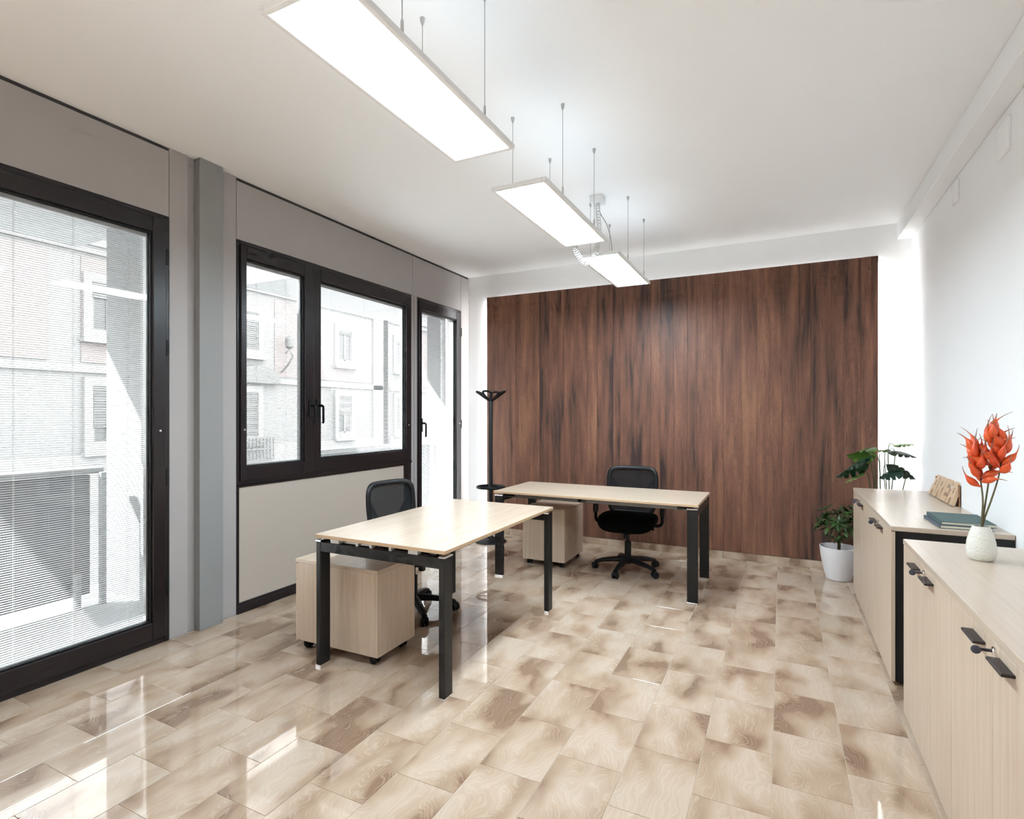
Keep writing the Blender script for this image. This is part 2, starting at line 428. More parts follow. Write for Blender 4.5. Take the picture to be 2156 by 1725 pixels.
panel(4.724, 4.772, 0.0, 2.714); panel(4.776, 4.826, 0.0, 2.714, x=XL + 0.004)

# tile skirting under the wood panel
bb = struct('baseboard_back', bxm(XL, XR, PANEL_Y + 0.012, YB, 0.0, 0.068), 'grout', 'low beige tile skirting along the back wall', 'baseboard')
x = XL + 0.001
while x < XR - 0.05:
    w = min(0.60, XR - x)
    obj('tile', bxm(-w / 2 + 0.001, w / 2 - 0.001, -0.012, 0.0, 0.0, 0.072, bev=0.001), 'floor_tile', bb, loc=(x + w / 2, PANEL_Y + 0.012, 0.0)); x += 0.60

# ------------------------------------------------------------------ windows and balcony doors
def rect_frame(bm, xa, xb, y0, y1, z0, z1, wl_, wr_, wb_, wt_, bev=0.002):
    box(bm, xa, xb, y0, y0 + wl_, z0, z1, bev); box(bm, xa, xb, y1 - wr_, y1, z0, z1, bev)
    box(bm, xa, xb, y0 + wl_, y1 - wr_, z0, z0 + wb_, bev); box(bm, xa, xb, y0 + wl_, y1 - wr_, z1 - wt_, z1, bev)
    return bm
def lever(parent, y, z, side):
    h = obj('handle', bxm(0, 0.012, -0.016, 0.016, -0.075, 0.075, bev=0.004, seg=2), 'black_plastic', parent, loc=(XL + 0.022, y, z))
    s = 0.030 * side
    obj('lever', sweep(BM(), [(0.01, 0, 0.02), (0.05, 0, 0.02), (0.062, 0, 0.012), (0.064, 0, 0.0), (0.064, 0, -0.115), (0.056, 0, -0.125)], 0.011, 8, sq=(1.0, 0.75)), 'black_plastic', h, smooth=40)
def sash(parent, y0, y1, z0, z1, gy0, gy1, gz0, gz1):
    """one casement: frame, two panes, glazing bead"""
    bm = BM(); xa, xb = XL - 0.055, XL + 0.022
    y0 -= 0.006; y1 += 0.006; z0 -= 0.004; z1 += 0.004      # the casement laps over its frame
    rect_frame(bm, xa, xb, y0, y1, z0, z1, gy0 - y0, y1 - gy1, gz0 - z0, z1 - gz1, 0.004)
    s = obj('sash', bm, 'frame_brown', parent)
    bm = BM(); rect_frame(bm, XL - 0.014, XL + 0.006, gy0 - 0.001, gy1 + 0.001, gz0 - 0.001, gz1 + 0.001, 0.010, 0.010, 0.010, 0.012, 0.002)
    obj('glazing_bead', bm, 'black_metal', s)
    for xx in (XL - 0.012, XL - 0.050):
        obj('pane', bxm(xx, xx + 0.0005, gy0, gy1, gz0, gz1), 'window_glass', s)
    bm = BM(); rect_frame(bm, XL - 0.046, XL - 0.015, gy0, gy1, gz0, gz1, 0.006, 0.022, 0.012, 0.012, 0.001)
    obj('spacer', bm, 'steel', s)
    return s
def blind(label, y0, y1, z0, z1, cords, group):
    """slim venetian blind inside the glazing"""
    t = thing('venetian_blind', label, 'blind', ((XL - 0.031), (y0 + y1) / 2, z0), 0, group)
    w = (y1 - y0) / 2; h = z1 - z0
    obj('head_rail', bxm(-0.011, 0.011, -w, w, h - 0.026, h, bev=0.002), 'blind_white', t)
    obj('bottom_rail', bxm(-0.007, 0.007, -w, w, 0.0, 0.010, bev=0.002), 'blind_white', t)
    bm = BM(); n = int((h - 0.048) / 0.0122); pitch = (h - 0.048) / n; tl = math.sin(math.radians(11))
    for i in range(n):
        z = 0.022 + i * pitch
        sec = [(-0.0062, -0.0012), (0.0, 0.0006), (0.0062, -0.0004), (0.0062, -0.0007), (0.0, 0.0001), (-0.0062, -0.0016)]
        a = [bm.verts.new((sx, -w + 0.003, z + sz - sx * tl)) for sx, sz in sec]; b = [bm.verts.new((sx, w - 0.003, z + sz - sx * tl)) for sx, sz in sec]
        for q in range(6): bm.faces.new((a[q], a[(q + 1) % 6], b[(q + 1) % 6], b[q]))
    o = obj('slats', bm, 'blind_white', t); o['kind'] = 'stuff'
    for f in cords:
        y = -w + f * 2 * w
        bm = BM()
        for xx in (-0.0066, 0.0066): sweep(bm, [(xx, y, 0.005), (xx, y, h - 0.02)], 0.0008, 4)
        obj('ladder_cord', bm, 'cord_white', t)
    return t
def hinge(parent, y, z):
    obj('hinge', sweep(BM(), [(XL + 0.016, y, z - 0.05), (XL + 0.016, y, z + 0.05)], 0.009, 8), 'black_plastic', parent, smooth=40)
def stud(parent, y, z):
    obj('lock_stud', lathe(BM(), [(0.010, 0), (0.010, 0.006), (0.006, 0.012), (0.002, 0.013)], 12), 'chrome', parent, smooth=40, loc=(XL + 0.022, y, z), rot=(0, PI / 2, 0))

BL = 'slim white venetian blinds inside the glazing'
# balcony door 1
d1 = thing('door_1', 'tall dark brown framed balcony door nearest the viewer', 'door', kind='structure')
bm = BM(); rect_frame(bm, XL - 0.075, XL + 0.006, 0.9, 2.165, 0.0, 2.712, 0.032, 0.030, 0.045, 0.034); obj('frame', bm, 'frame_brown', d1)
s = sash(d1, 0.934, 2.134, 0.043, 2.677, 1.02, 2.057, 0.150, 2.585)
for z in (0.35, 1.05, 1.87, 2.45): hinge(d1, 2.146, z)
stud(d1, 2.098, 1.345)
blind('slim white venetian blind inside the tall balcony door nearest the viewer', 1.02, 2.057 - 0.016, 0.155, 2.58, (0.08, 0.36, 0.62, 0.90), BL)
# casement window with panel below
w1 = thing('window_1', 'dark brown double casement window with cream panel below', 'window', kind='structure')
bm = BM(); rect_frame(bm, XL - 0.075, XL + 0.006, 2.653, 4.722, 0.935, 2.712, 0.026, 0.026, 0.030, 0.034); box(bm, XL - 0.055, XL + 0.004, 3.352, 3.362, 0.96, 2.68)
obj('frame', bm, 'frame_brown', w1)
s1 = sash(w1, 2.680, 3.352, 0.965, 2.677, 2.723, 3.266, 1.063, 2.585)
s2 = sash(w1, 3.362, 4.696, 0.965, 2.677, 3.441, 4.616, 1.073, 2.575)
bm = BM(); rect_frame(bm, XL - 0.030, XL + 0.004, 2.653, 4.722, 0.0, 0.934, 0.020, 0.118, 0.078, 0.018); obj('lower_frame', bm, 'frame_brown', w1)
obj('sill_strip', bxm(XL - 0.02, XL + 0.016, 2.655, 4.72, 0.935, 0.962, bev=0.002), 'frame_brown', w1)
obj('skirting', bxm(XL, XL + 0.012, 2.655, 4.72, 0.0, 0.058, bev=0.003), 'frame_brown', w1)
obj('infill_panel', bxm(XL - 0.026, XL - 0.006, 2.670, 4.606, 0.076, 0.918, bev=0.001), 'cream_panel', w1)
lever(w1, 3.318, 1.50, 1); lever(w1, 3.402, 1.50, 1)
stud(w1, 4.655, 1.335); stud(w1, 2.70, 1.335)
blind('slim white venetian blind in the narrow left casement', 2.729, 3.266 - 0.022, 1.07, 2.578, (0.22, 0.75), BL)
blind('slim white venetian blind in the wide right casement', 3.447, 4.616 - 0.022, 1.08, 2.568, (0.12, 0.5, 0.88), BL)
# unseen glazed double door behind the viewer, added to let in sun
w2 = thing('added_door', 'added dark brown framed glazed double door behind the viewer, letting in sun', 'door', kind='structure')
bm = BM(); rect_frame(bm, XL - 0.075, XL + 0.006, -2.95, -0.88, 0.0, 2.712, 0.026, 0.026, 0.040, 0.034); obj('frame', bm, 'frame_brown', w2)
sash(w2, -2.922, -1.920, 0.043, 2.677, -2.84, -2.00, 0.15, 2.585); sash(w2, -1.910, -0.908, 0.043, 2.677, -1.83, -0.99, 0.15, 2.585)
# balcony door 2 (far)
d2 = thing('door_2', 'dark brown framed balcony door beside the coat stand', 'door', kind='structure')
bm = BM(); rect_frame(bm, XL - 0.075, XL + 0.006, 4.83, 5.728, 0.0, 2.712, 0.022, 0.030, 0.045, 0.034); obj('frame', bm, 'frame_brown', d2)
sash(d2, 4.853, 5.697, 0.043, 2.677, 4.892, 5.600, 0.150, 2.585)
lever(d2, 4.875, 1.33, 1); stud(d2, 5.65, 1.335)
for z in (0.35, 1.33, 2.45): hinge(d2, 5.71, z)
blind('slim white venetian blind inside the far balcony door beside the coat stand', 4.898, 5.600 - 0.022, 0.155, 2.58, (0.2, 0.8), BL)

# ------------------------------------------------------------------ outside
struct('street', bxm(-60, -3.66, -60, 90, -1.7, -1.5), 'asphalt', 'grey street below the windows', 'street')
FX = -20.0
fb = thing('apartment_building', 'pale rendered apartment building with shuttered windows across the street', 'building', (FX, 16.0, -1.5))
def fpart(name, y0, y1, z0, z1, d, m, parent=fb, x=0.0):
    return obj(name, bxm(x, x + d, y0 - 16.0, y1 - 16.0, z0 + 1.5, z1 + 1.5), m, parent)
bm = BM()
for y0, y1 in ((-14, 24.15), (24.66, 46)): box(bm, -6, 0, y0 - 16, y1 - 16, 0, 11.1)
obj('wall', bm, 'facade_white', fb)
fpart('shade_plate', 24.15, 24.66, -1.5, 9.6, 0.4, 'facade_gap_shade', x=-0.45)  # near-black plate paints the shade inside the gap between the buildings
for y0, y1 in ((-6, 6.6), (7.2, 8.6), (9.5, 14.2), (16.9, 23.2), (26.6, 40)): fpart('brick_field', y0, y1, 3.1, 6.5, 0.03, 'facade_pink')
fpart('base_course', -14, 24.1, -1.5, 0.15, 0.12, 'facade_trim'); fpart('base_course', 24.7, 46, -1.5, 0.15, 0.12, 'facade_trim')
for y0, y1 in ((-14, 24.1), (24.7, 46)):
    fpart('cornice', y0, y1, 6.85, 7.10, 0.30, 'facade_trim'); fpart('cornice', y0, y1, 6.62, 6.85, 0.14, 'facade_trim')
    fpart('cornice', y0, y1, 2.78, 3.02, 0.10, 'facade_trim'); fpart('cornice', y0, y1, 9.25, 9.6, 0.5, 'facade_trim')
fpart('pilaster', 23.3, 24.12, -1.5, 9.2, 0.10, 'facade_trim')
def fwin(yc, z0, z1, w, shut=0.0, rail=False):
    wf = obj('window', rect_frame(BM(), 0.0, 0.12, yc - 16 - w / 2 - 0.24, yc - 16 + w / 2 + 0.24, z0 + 1.5 - 0.28, z1 + 1.5 + 0.28, 0.24, 0.24, 0.28, 0.28), 'facade_trim', fb)
    obj('pane', bxm(0.0, 0.035, yc - 16 - w / 2, yc - 16 + w / 2, z0 + 1.5, z1 + 1.5), 'facade_glass', wf)
    bm = BM(); rect_frame(bm, 0.03, 0.07, yc - 16 - w / 2, yc - 16 + w / 2, z0 + 1.5, z1 + 1.5, 0.06, 0.06, 0.06, 0.06)
    box(bm, 0.03, 0.07, yc - 16 - 0.045, yc - 16 + 0.045, z0 + 1.5, z1 + 1.5); obj('window_bars', bm, 'facade_trim', wf)
    obj('sill', bxm(0.0, 0.26, yc - 16 - w / 2 - 0.3, yc - 16 + w / 2 + 0.3, z0 + 1.5 - 0.40, z0 + 1.5 - 0.28), 'facade_trim', wf)
    if shut > 0:
        bm = BM(); zt = z1 + 1.5; zz = zt
        while zz > zt - (z1 - z0) * shut:
            box(bm, 0.05, 0.10, yc - 16 - w / 2 + 0.02, yc - 16 + w / 2 - 0.02, zz - 0.075, zz - 0.008); zz -= 0.085
        o = obj('shutter_slats', bm, 'facade_shutter', wf); o['kind'] = 'stuff'
    if rail:
        bm = BM(); y0, y1 = yc - 16 - w / 2 - 0.2, yc - 16 + w / 2 + 0.6
        for k in range(11): box(bm, 0.30, 0.34, y0 + k * (y1 - y0) / 10 - 0.02, y0 + k * (y1 - y0) / 10 + 0.02, z0 + 0.5, z0 + 1.45)
        for zz in (z0 + 0.5, z0 + 0.95, z0 + 1.42): box(bm, 0.29, 0.35, y0, y1, zz, zz + 0.05)
        obj('railing', bm, 'facade_iron', wf)
for yc in (4.4, 10.25, 15.55, 21.15, 25.75, 31.0):
    fwin(yc, 4.15, 5.72, 0.95, shut={15.55: 1.0, 10.25: 0.3}.get(yc, 0.15))
    fwin(yc, 0.50, 2.36, 0.90, shut={15.55: 1.0, 10.25: 0.7, 21.15: 0.5, 25.75: 0.5}.get(yc, 0.5), rail=(yc == 15.55))
    fwin(yc, 7.75, 8.9, 0.9, shut=0.2)
# curved hood over the doorway and a plant-like iron lamp bracket
bm = BM(); poly_extrude(bm, [(math.cos(a) * 1.15, math.sin(a) * 0.75) for a in [PI * i / 16 for i in range(17)]] + [(-0.95, -0.02), (0.95, -0.02)][:0], [], lambda a, b, t: (t, a, b), 0.35)
obj('door_hood', bm, 'facade_shutter', fb, loc=(0, 15.85 - 16, 2.75 + 1.5))
pts = [(0.1, 0, 0), (0.5, 0.0, 0.3), (0.7, 0.1, 0.7), (0.6, 0.0, 1.0), (0.45, -0.1, 0.8)]
bm = sweep(BM(), pts, 0.045, 6); lathe(bm, [(0.05, 1.0), (0.17, 1.1), (0.2, 1.45), (0.05, 1.6)], 10, 0.6, 0.0)
obj('lamp_bracket', bm, 'facade_iron', fb, smooth=40, loc=(0, 17.2 - 16, 3.3 + 1.5))

def balcony(label, y0, y1, ywall):
    t = thing('balcony', label, 'balcony', (-4.2, (y0 + y1) / 2, -0.05)); yc = (y0 + y1) / 2
    P = lambda n, x0, x1, a, b, z0, z1, m, bev=0.003: obj(n, bxm(x0 + 4.2, x1 + 4.2, a - yc, b - yc, z0 + 0.05, z1 + 0.05, bev=bev), m, t)
    P('slab', -4.98, XO, y0, y1, -0.22, -0.02, 'balcony_white')
    P('shade_canopy', -5.8, XO, y0 - 0.1, y1 + 0.1, 2.98, 3.16, 'balcony_white')  # unseen overhang, made deep enough to shade the door blinds
    P('parapet', -4.84, -4.79, y0, ywall - 0.06, 0.06, 0.98, 'balcony_grey')
    P('top_rail', -4.87, -4.76, y0, ywall + 0.02, 0.99, 1.035, 'balcony_white')
    for yy in (ywall - 0.03, ywall - 0.20, y0 + 0.4):
        P('post', -4.74, -4.70, yy, yy + 0.04, -0.02, 1.0 if yy > ywall - 0.1 else 0.25, 'balcony_white')
    P('end_wall', -4.28, XO, ywall + 0.02, ywall + 0.14, -0.02, 2.98, 'balcony_white')
    P('screen_wall', -5.0, -4.285, ywall + 0.16, ywall + 0.24, -0.02, 2.98, 'facade_trim')
    return t
balcony('white balcony with grey parapet outside the nearest door', 0.2, 2.62, 2.40)
balcony('white balcony with grey parapet outside the far door', 4.5, 7.2, 6.95)

# ------------------------------------------------------------------ wood panelling and LED strips
seams = [-3.235, -2.91, -2.847, -2.655, -2.535, -2.419, -2.226, -2.071, -1.950, -1.838, -1.654, -1.58, -1.398, -1.247, -1.147, -1.01, -0.872, -0.773, -0.626, -0.522,
         -0.355, -0.217, -0.103, 0.004, 0.15, 0.245, 0.416, 0.514, 0.648, 0.782]
wp = thing('wood_wall_panel', 'dark walnut panelling of vertical planks covering the back wall', 'panelling', (-1.23, PANEL_Y, 0.076))
for a, b in zip(seams, seams[1:]):
    w = b - a; j = R.uniform(-0.0006, 0.0006)
    obj('plank', bxm(-w / 2 + 0.0004, w / 2 - 0.0004, 0.0, 0.018, 0.0, 2.875 - 0.076, bev=0.0007), 'walnut', wp, loc=((a + b) / 2 + 1.23, j, 0))
obj('light_stop_board', bxm(-2.0, 2.0, 0.0190, 0.0235, 0.004, 2.79), 'dark_gap', wp)  # unseen dark board added to stop strip light leaking between planks
bm = BM()
for xx in (-1.75, -0.6, 0.6, 1.75): box(bm, xx - 0.03, xx + 0.03, 0.0237, 0.058, 0.1, 2.7)
obj('batten', bm, 'sign_wood_dark', wp)
for xx, s, lb in ((-3.205, -1, 'glowing LED strip behind the left edge of the wood panelling'), (0.752, 1, 'glowing LED strip behind the right edge of the wood panelling')):
    t = thing('led_strip', lb, 'light', (xx, PANEL_Y + 0.018, 0.10), 0, 'LED strips behind the panelling')
    obj('profile', bxm(-0.008, 0.008, 0.006, 0.040, 0.0, 2.74), 'steel', t)
    obj('light_line', bxm(s * 0.0085 if s > 0 else -0.0105, 0.0105 if s > 0 else -0.0085, 0.008, 0.038, 0.01, 2.73), 'led_strip', t)
t = thing('led_strip', 'added dim LED strip, unseen behind the top edge of the wood panelling', 'light', (-1.23, PANEL_Y + 0.018, 2.842), 0, 'LED strips behind the panelling')  # unseen strip, added to brighten the upper back wall
obj('profile', bxm(-1.93, 1.93, 0.006, 0.040, -0.008, 0.008), 'steel', t)
obj('light_line', bxm(-1.92, 1.92, 0.008, 0.038, 0.0085, 0.0105), 'added_top_glow', t)
o = obj('power_cord', sweep(BM(), [(-3.30, 5.90, 0.62), (-3.29, 5.87, 0.56), (-3.27, 5.86, 0.50), (-3.30, 5.87, 0.40), (-3.36, 5.89, 0.2), (-3.40, 5.90, 0.075)], 0.003, 6), 'cord_white', None, smooth=40)
tag(o, 'thin white cord hanging at the back wall left of the panelling', 'cord')

# ------------------------------------------------------------------ suspended LED panels
def panel_lamp(y0, y1, cables, label):
    yc = (y0 + y1) / 2; h = (y1 - y0) / 2; w = 0.160
    t = thing('panel_lamp', label, 'ceiling lamp', (-1.238, yc, 2.645), 0, 'LED panels hung in a row from the ceiling')
    bm = BM(); f = 0.021
    box(bm, -w, -w + f, -h, h, 0, 0.022, 0.002); box(bm, w - f, w, -h, h, 0, 0.022, 0.002)
    box(bm, -w + f, w - f, -h, -h + f, 0, 0.022, 0.002); box(bm, -w + f, w - f, h - f, h, 0, 0.022, 0.002)
    obj('frame', bm, 'lamp_white', t)
    obj('back_plate', bxm(-w + f, w - f, -h + f, h - f, 0.010, 0.020), 'added_uplight', t)  # plate glows upward as added fill for the ceiling
    obj('diffuser', bxm(-w + f, w - f, -h + f, h - f, 0.002, 0.008), 'lamp_diffuser', t)
    for cyy in cables:
        for sx in (-1, 1):
            x = sx * (w - 0.006); y = cyy - yc; top = ZC - 2.645
            c = obj('cable', sweep(BM(), [(x, y, 0.04), (x, y, top)], 0.0016, 6), 'cord_grey', t)
            obj('gripper', lathe(BM(), [(0.0055, 0.020), (0.0055, 0.055), (0.002, 0.068)], 10, x, y), 'steel', c, smooth=40)
            obj('ceiling_anchor', lathe(BM(), [(0.004, top - 0.030), (0.010, top - 0.012), (0.011, top)], 10, x, y), 'steel', c, smooth=40)
panel_lamp(1.125, 2.212, (1.405, 1.945), 'largest bright rectangular LED panel lamp, hanging nearest the viewer')
panel_lamp(2.577, 3.678, (2.83, 3.395), 'middle bright rectangular LED panel lamp in the hanging row')
panel_lamp(3.975, 5.060, (4.262, 4.815), 'farthest bright rectangular LED panel lamp, nearest the wood panelling')
jb = thing('junction_box', 'small white junction box on the ceiling between two panel lamps', 'junction box', (-1.30, 4.16, ZC))
obj('box_body', bxm(-0.05, 0.05, -0.05, 0.05, -0.055, 0.0, bev=0.004), 'lamp_white', jb)
obj('cable_gland', lathe(BM(), [(0.012, -0.07), (0.014, -0.055)], 10), 'cord_white', jb)
# coiled cord from the middle lamp up to the box
ctrl = [Vector(p) for p in ((-1.345, 3.64, 2.672), (-1.335, 3.72, 2.655), (-1.325, 3.79, 2.60), (-1.285, 3.83, 2.555), (-1.235, 3.86, 2.60), (-1.215, 3.89, 2.70), (-1.225, 3.96, 2.82), (-1.26, 4.05, 2.96), (-1.298, 4.15, 3.10))]
def spline(ct, n):
    out = []
    for i in range(n):
        f = i / (n - 1) * (len(ct) - 1); k = min(int(f), len(ct) - 2); t = f - k
        p0 = ct[max(k - 1, 0)]; p1 = ct[k]; p2 = ct[k + 1]; p3 = ct[min(k + 2, len(ct) - 1)]
        out.append(0.5 * ((2 * p1) + (p2 - p0) * t + (2 * p0 - 5 * p1 + 4 * p2 - p3) * t * t + (3 * p1 - p0 - 3 * p2 + p3) * t ** 3))
    return out
base = spline(ctrl, 420); pts = []
for i, p in enumerate(base):
    tn = (base[min(i + 1, 419)] - base[max(i - 1, 0)]).normalized()
    n1 = tn.cross(Vector((1, 0.2, 0.1))).normalized(); n2 = tn.cross(n1); a = i * 2 * PI / 11.0
    pts.append(p + (n1 * math.cos(a) + n2 * math.sin(a)) * 0.017)
o = obj('coiled_cord', sweep(BM(), pts, 0.0042, 6), 'cord_white', None, smooth=60)
tag(o, 'white coiled cord looping from the middle panel lamp', 'cord')
o = obj('lamp_cord', sweep(BM(), spline([Vector(p) for p in ((-1.295, 4.17, 3.10), (-1.27, 4.14, 3.02), (-1.21, 4.09, 2.92), (-1.17, 4.05, 2.82), (-1.15, 4.03, 2.72), (-1.14, 4.02, 2.667))], 24), 0.003, 6), 'cord_grey', None, smooth=60)
tag(o, 'thin grey cord from the junction box to the farthest lamp', 'cord')

# white square cover plates high on the right wall
for y, z, w, lb in ((3.67, 2.88, 0.175, 'white square cover plate high on the right wall, nearer one'), (4.545, 2.92, 0.14, 'white square cover plate high on the right wall, farther one')):
    o = obj('cover_plate', bxm(-0.012, 0, -w / 2, w / 2, -w / 2, w / 2, bev=0.011, seg=3), 'white_paint', None, smooth=40, loc=(XR, y, z))
    tag(o, lb, 'cover plate', 'cover plates on the right wall')

# ------------------------------------------------------------------ desks
def desk(label, loc, rz, L, D, axis_mat):
    """desk with its long side along local x; origin on the floor at the middle"""
    t = thing('desk', label, 'desk', loc, rz, 'desks with black legs'); H = 0.762
    bm = box(BM(), -L / 2, L / 2, -D / 2, D / 2, H - 0.020, H, bev=0.0015)
    top = obj('desktop', bm, axis_mat, t)
    bm = BM(); rect = [(-L / 2, -D / 2), (L / 2, -D / 2), (L / 2, D / 2), (-L / 2, D / 2)]
    e = 0.0006
    box(bm, -L / 2 - e, -L / 2 + 0.0005, -D / 2, D / 2, H - 0.0185, H - 0.0015); box(bm, L / 2 - 0.0005, L / 2 + e, -D / 2, D / 2, H - 0.0185, H - 0.0015)
    box(bm, -L / 2, L / 2, -D / 2 - e, -D / 2 + 0.0005, H - 0.0185, H - 0.0015); box(bm, -L / 2, L / 2, D / 2 - 0.0005, D / 2 + e, H - 0.0185, H - 0.0015)
    obj('edge_band', bm, 'oak_edge', top)
    zt = H - 0.042   # top of the leg frames
    lw, ld = 0.078, 0.036
    for sx in (-1, 1):
        for sy in (-1, 1):
            x1 = sx * (L / 2 - 0.004); x0 = x1 - sx * lw; y1 = sy * (D / 2 - 0.004); y0 = y1 - sy * ld
            lg = obj('leg', bxm(min(x0, x1), max(x0, x1), min(y0, y1), max(y0, y1), 0.014, zt, bev=0.004), 'black_metal', t)
            obj('foot', bxm(min(x0, x1) - 0.001, max(x0, x1) + 0.001, min(y0, y1) - 0.001, max(y0, y1) + 0.001, 0.0, 0.014, bev=0.001), 'chrome', lg)
            obj('cap', bxm(min(x0, x1) - 0.001, max(x0, x1) + 0.001, min(y0, y1) - 0.001, max(y0, y1) + 0.001, zt, zt + 0.009, bev=0.001), 'chrome', lg)
        x1 = sx * (L / 2 - 0.006); x0 = x1 - sx * 0.040
        obj('end_beam', bxm(min(x0, x1), max(x0, x1), -D / 2 + 0.03, D / 2 - 0.03, zt - 0.056, zt, bev=0.002), 'black_metal', t)
        for yy in (-D * 0.34, D * 0.27):
            obj('spacer_block', bxm(min(x0, x1) + 0.004, max(x0, x1) - 0.004, yy - 0.03, yy + 0.03, zt, H - 0.0202), 'cord_white', t)
        for yy in (-D * 0.16, -D * 0.05, D * 0.10):
            obj('screw_block', bxm(min(x0, x1) + 0.006, max(x0, x1) - 0.006, yy - 0.008, yy + 0.008, zt, H - 0.0202), 'cord_white', t)
    for yy in (-D / 2 + 0.105, D / 2 - 0.105):
        obj('long_beam', bxm(-L / 2 + 0.05, L / 2 - 0.05, yy - 0.02, yy + 0.02, H - 0.062, H - 0.0205, bev=0.002), 'grey_beam', t)
        for xx in (-L / 2 + 0.11, L / 2 - 0.11):
            obj('bracket', bxm(xx - 0.055, xx + 0.055, yy - 0.032, yy + 0.032, H - 0.050, H - 0.0203, bev=0.003), 'black_plastic', t)
    for xx in (-L * 0.05,):
        obj('cable_clip', lathe(BM(), [(0.018, H - 0.052), (0.020, H - 0.0205)], 12, xx, -D / 2 + 0.055), 'black_plastic', t)
    return t
desk('pale oak desk with black legs standing in front, long side along the windows', (-1.957, 3.032, 0), -PI / 2, 1.452, 0.884, 'oak_x')
desk('pale oak desk with black legs standing before the walnut panelling', (-1.436, 4.694, 0), 0, 1.745, 0.756, 'oak_x')

# ------------------------------------------------------------------ drawer pedestals
def pedestal(label, loc, rz, W, D, top_z=0.555):
    """three-drawer pedestal; drawers face local -y"""
    t = thing('drawer_pedestal', label, 'pedestal', loc, rz, 'mobile drawer pedestals'); zb = 0.056
    bm = BM(); th = 0.018
    box(bm, -W / 2, -W / 2 + th, -D / 2 + 0.02, D / 2 - 0.02, zb, top_z - 0.022, 0.001); box(bm, W / 2 - th, W / 2, -D / 2 + 0.02, D / 2 - 0.02, zb, top_z - 0.022, 0.001)
    box(bm, -W / 2 + th, W / 2 - th, -D / 2 + 0.02, D / 2 - 0.02, zb, zb + th)
    obj('carcass', bm, 'oak_v', t)
    obj('back_panel', bxm(-W / 2, W / 2, D / 2 - 0.0195, D / 2 - 0.002, zb, top_z - 0.022, bev=0.001), 'oak_v', t)
    obj('top', bxm(-W / 2 - 0.002, W / 2 + 0.002, -D / 2, D / 2, top_z - 0.0215, top_z, bev=0.0015), 'oak_x', t)
    hs = [0.10, 0.19, 0.19]; z = top_z - 0.025
    for h in hs:
        d = obj('drawer', bxm(-W / 2 + 0.001, W / 2 - 0.001, -D / 2 + 0.001, -D / 2 + 0.019, z - h, z - 0.003, bev=0.001), 'oak_v', t)
        obj('handle', bxm(-0.055, 0.055, -D / 2 - 0.024, -D / 2 + 0.001, z - 0.030, z - 0.020, bev=0.002), 'handle_dark', d)
        z -= h
    obj('lock', lathe(BM(), [(0.009, 0), (0.009, 0.02), (0.004, 0.024)], 12), 'black_plastic', t, smooth=40, loc=(-W * 0.36, -D / 2 + 0.001, top_z - 0.05), rot=(PI / 2, 0, 0))
    for sx in (-1, 1):
        for sy in (-1, 1):
            cx, cyy = sx * (W / 2 - 0.05), sy * (D / 2 - 0.06)
            c = obj('caster', bxm(cx - 0.022, cx + 0.022, cyy - 0.024, cyy + 0.024, 0.030, zb - 0.0005, bev=0.006, seg=2), 'black_plastic', t)
            for dx in (-0.014, 0.014):
                obj('wheel', lathe(BM(), [(0.020, -0.008), (0.025, -0.005), (0.025, 0.005), (0.020, 0.008)], 16), 'rubber', c, smooth=40, loc=(cx + dx, cyy, 0.025), rot=(0, PI / 2, 0))
    return t
pedestal('pale oak drawer pedestal on casters half under the front desk', (-2.382, 2.622, 0), -PI / 2 + 0.01, 0.355, 0.640)
pedestal('pale oak drawer pedestal on casters under the desk by the panelling', (-2.028, 5.045, 0), PI, 0.430, 0.530)

# ------------------------------------------------------------------ office chairs
def superbox(bm, w, d, h, z, n=28, e=4.0, crown=0.012, drop=0.0):
    """cushion: superellipse plan, rounded edge; drop lowers the front (-y) edge"""
    prof = [(0.90, -h / 2), (0.97, -h / 2 + 0.006), (1.0, -h * 0.15), (1.0, h * 0.15), (0.965, h * 0.38), (0.88, h / 2), (0.55, h / 2 + crown * 0.7), (0.2, h / 2 + crown)]
    rings = []
    for f, zz in prof:
        ring = []
        for i in range(n * 2):
            a = 2 * PI * i / (n * 2); ca, sa = math.cos(a), math.sin(a)
            r = (abs(ca) ** e + abs(sa) ** e) ** (-1 / e)
            x, y = r * ca * w / 2 * f, r * sa * d / 2 * f
            ring.append(bm.verts.new((x, y, z + zz - drop * max(0, (-y / d - 0.2)) ** 2 * 6)))
        rings.append(ring)
    for a, b in zip(rings, rings[1:]):
        for i in range(len(a)): bm.faces.new((a[i], a[(i + 1) % len(a)], b[(i + 1) % len(a)], b[i]))
    bm.faces.new(list(reversed(rings[0]))); bm.faces.new(rings[-1])
    return bm
def back_point(s, z):
    """backrest surface: s across (-1..1), z height -> local point; leans and curves"""
    t = (z - 0.50) / 0.43
    y = 0.215 + 0.075 * t + 0.03 * (1 - (2 * t - 0.7) ** 2) * 0.4 - 0.045 * s * s
    return Vector((s * (0.212 + 0.012 * math.sin(PI * t)), y, z))
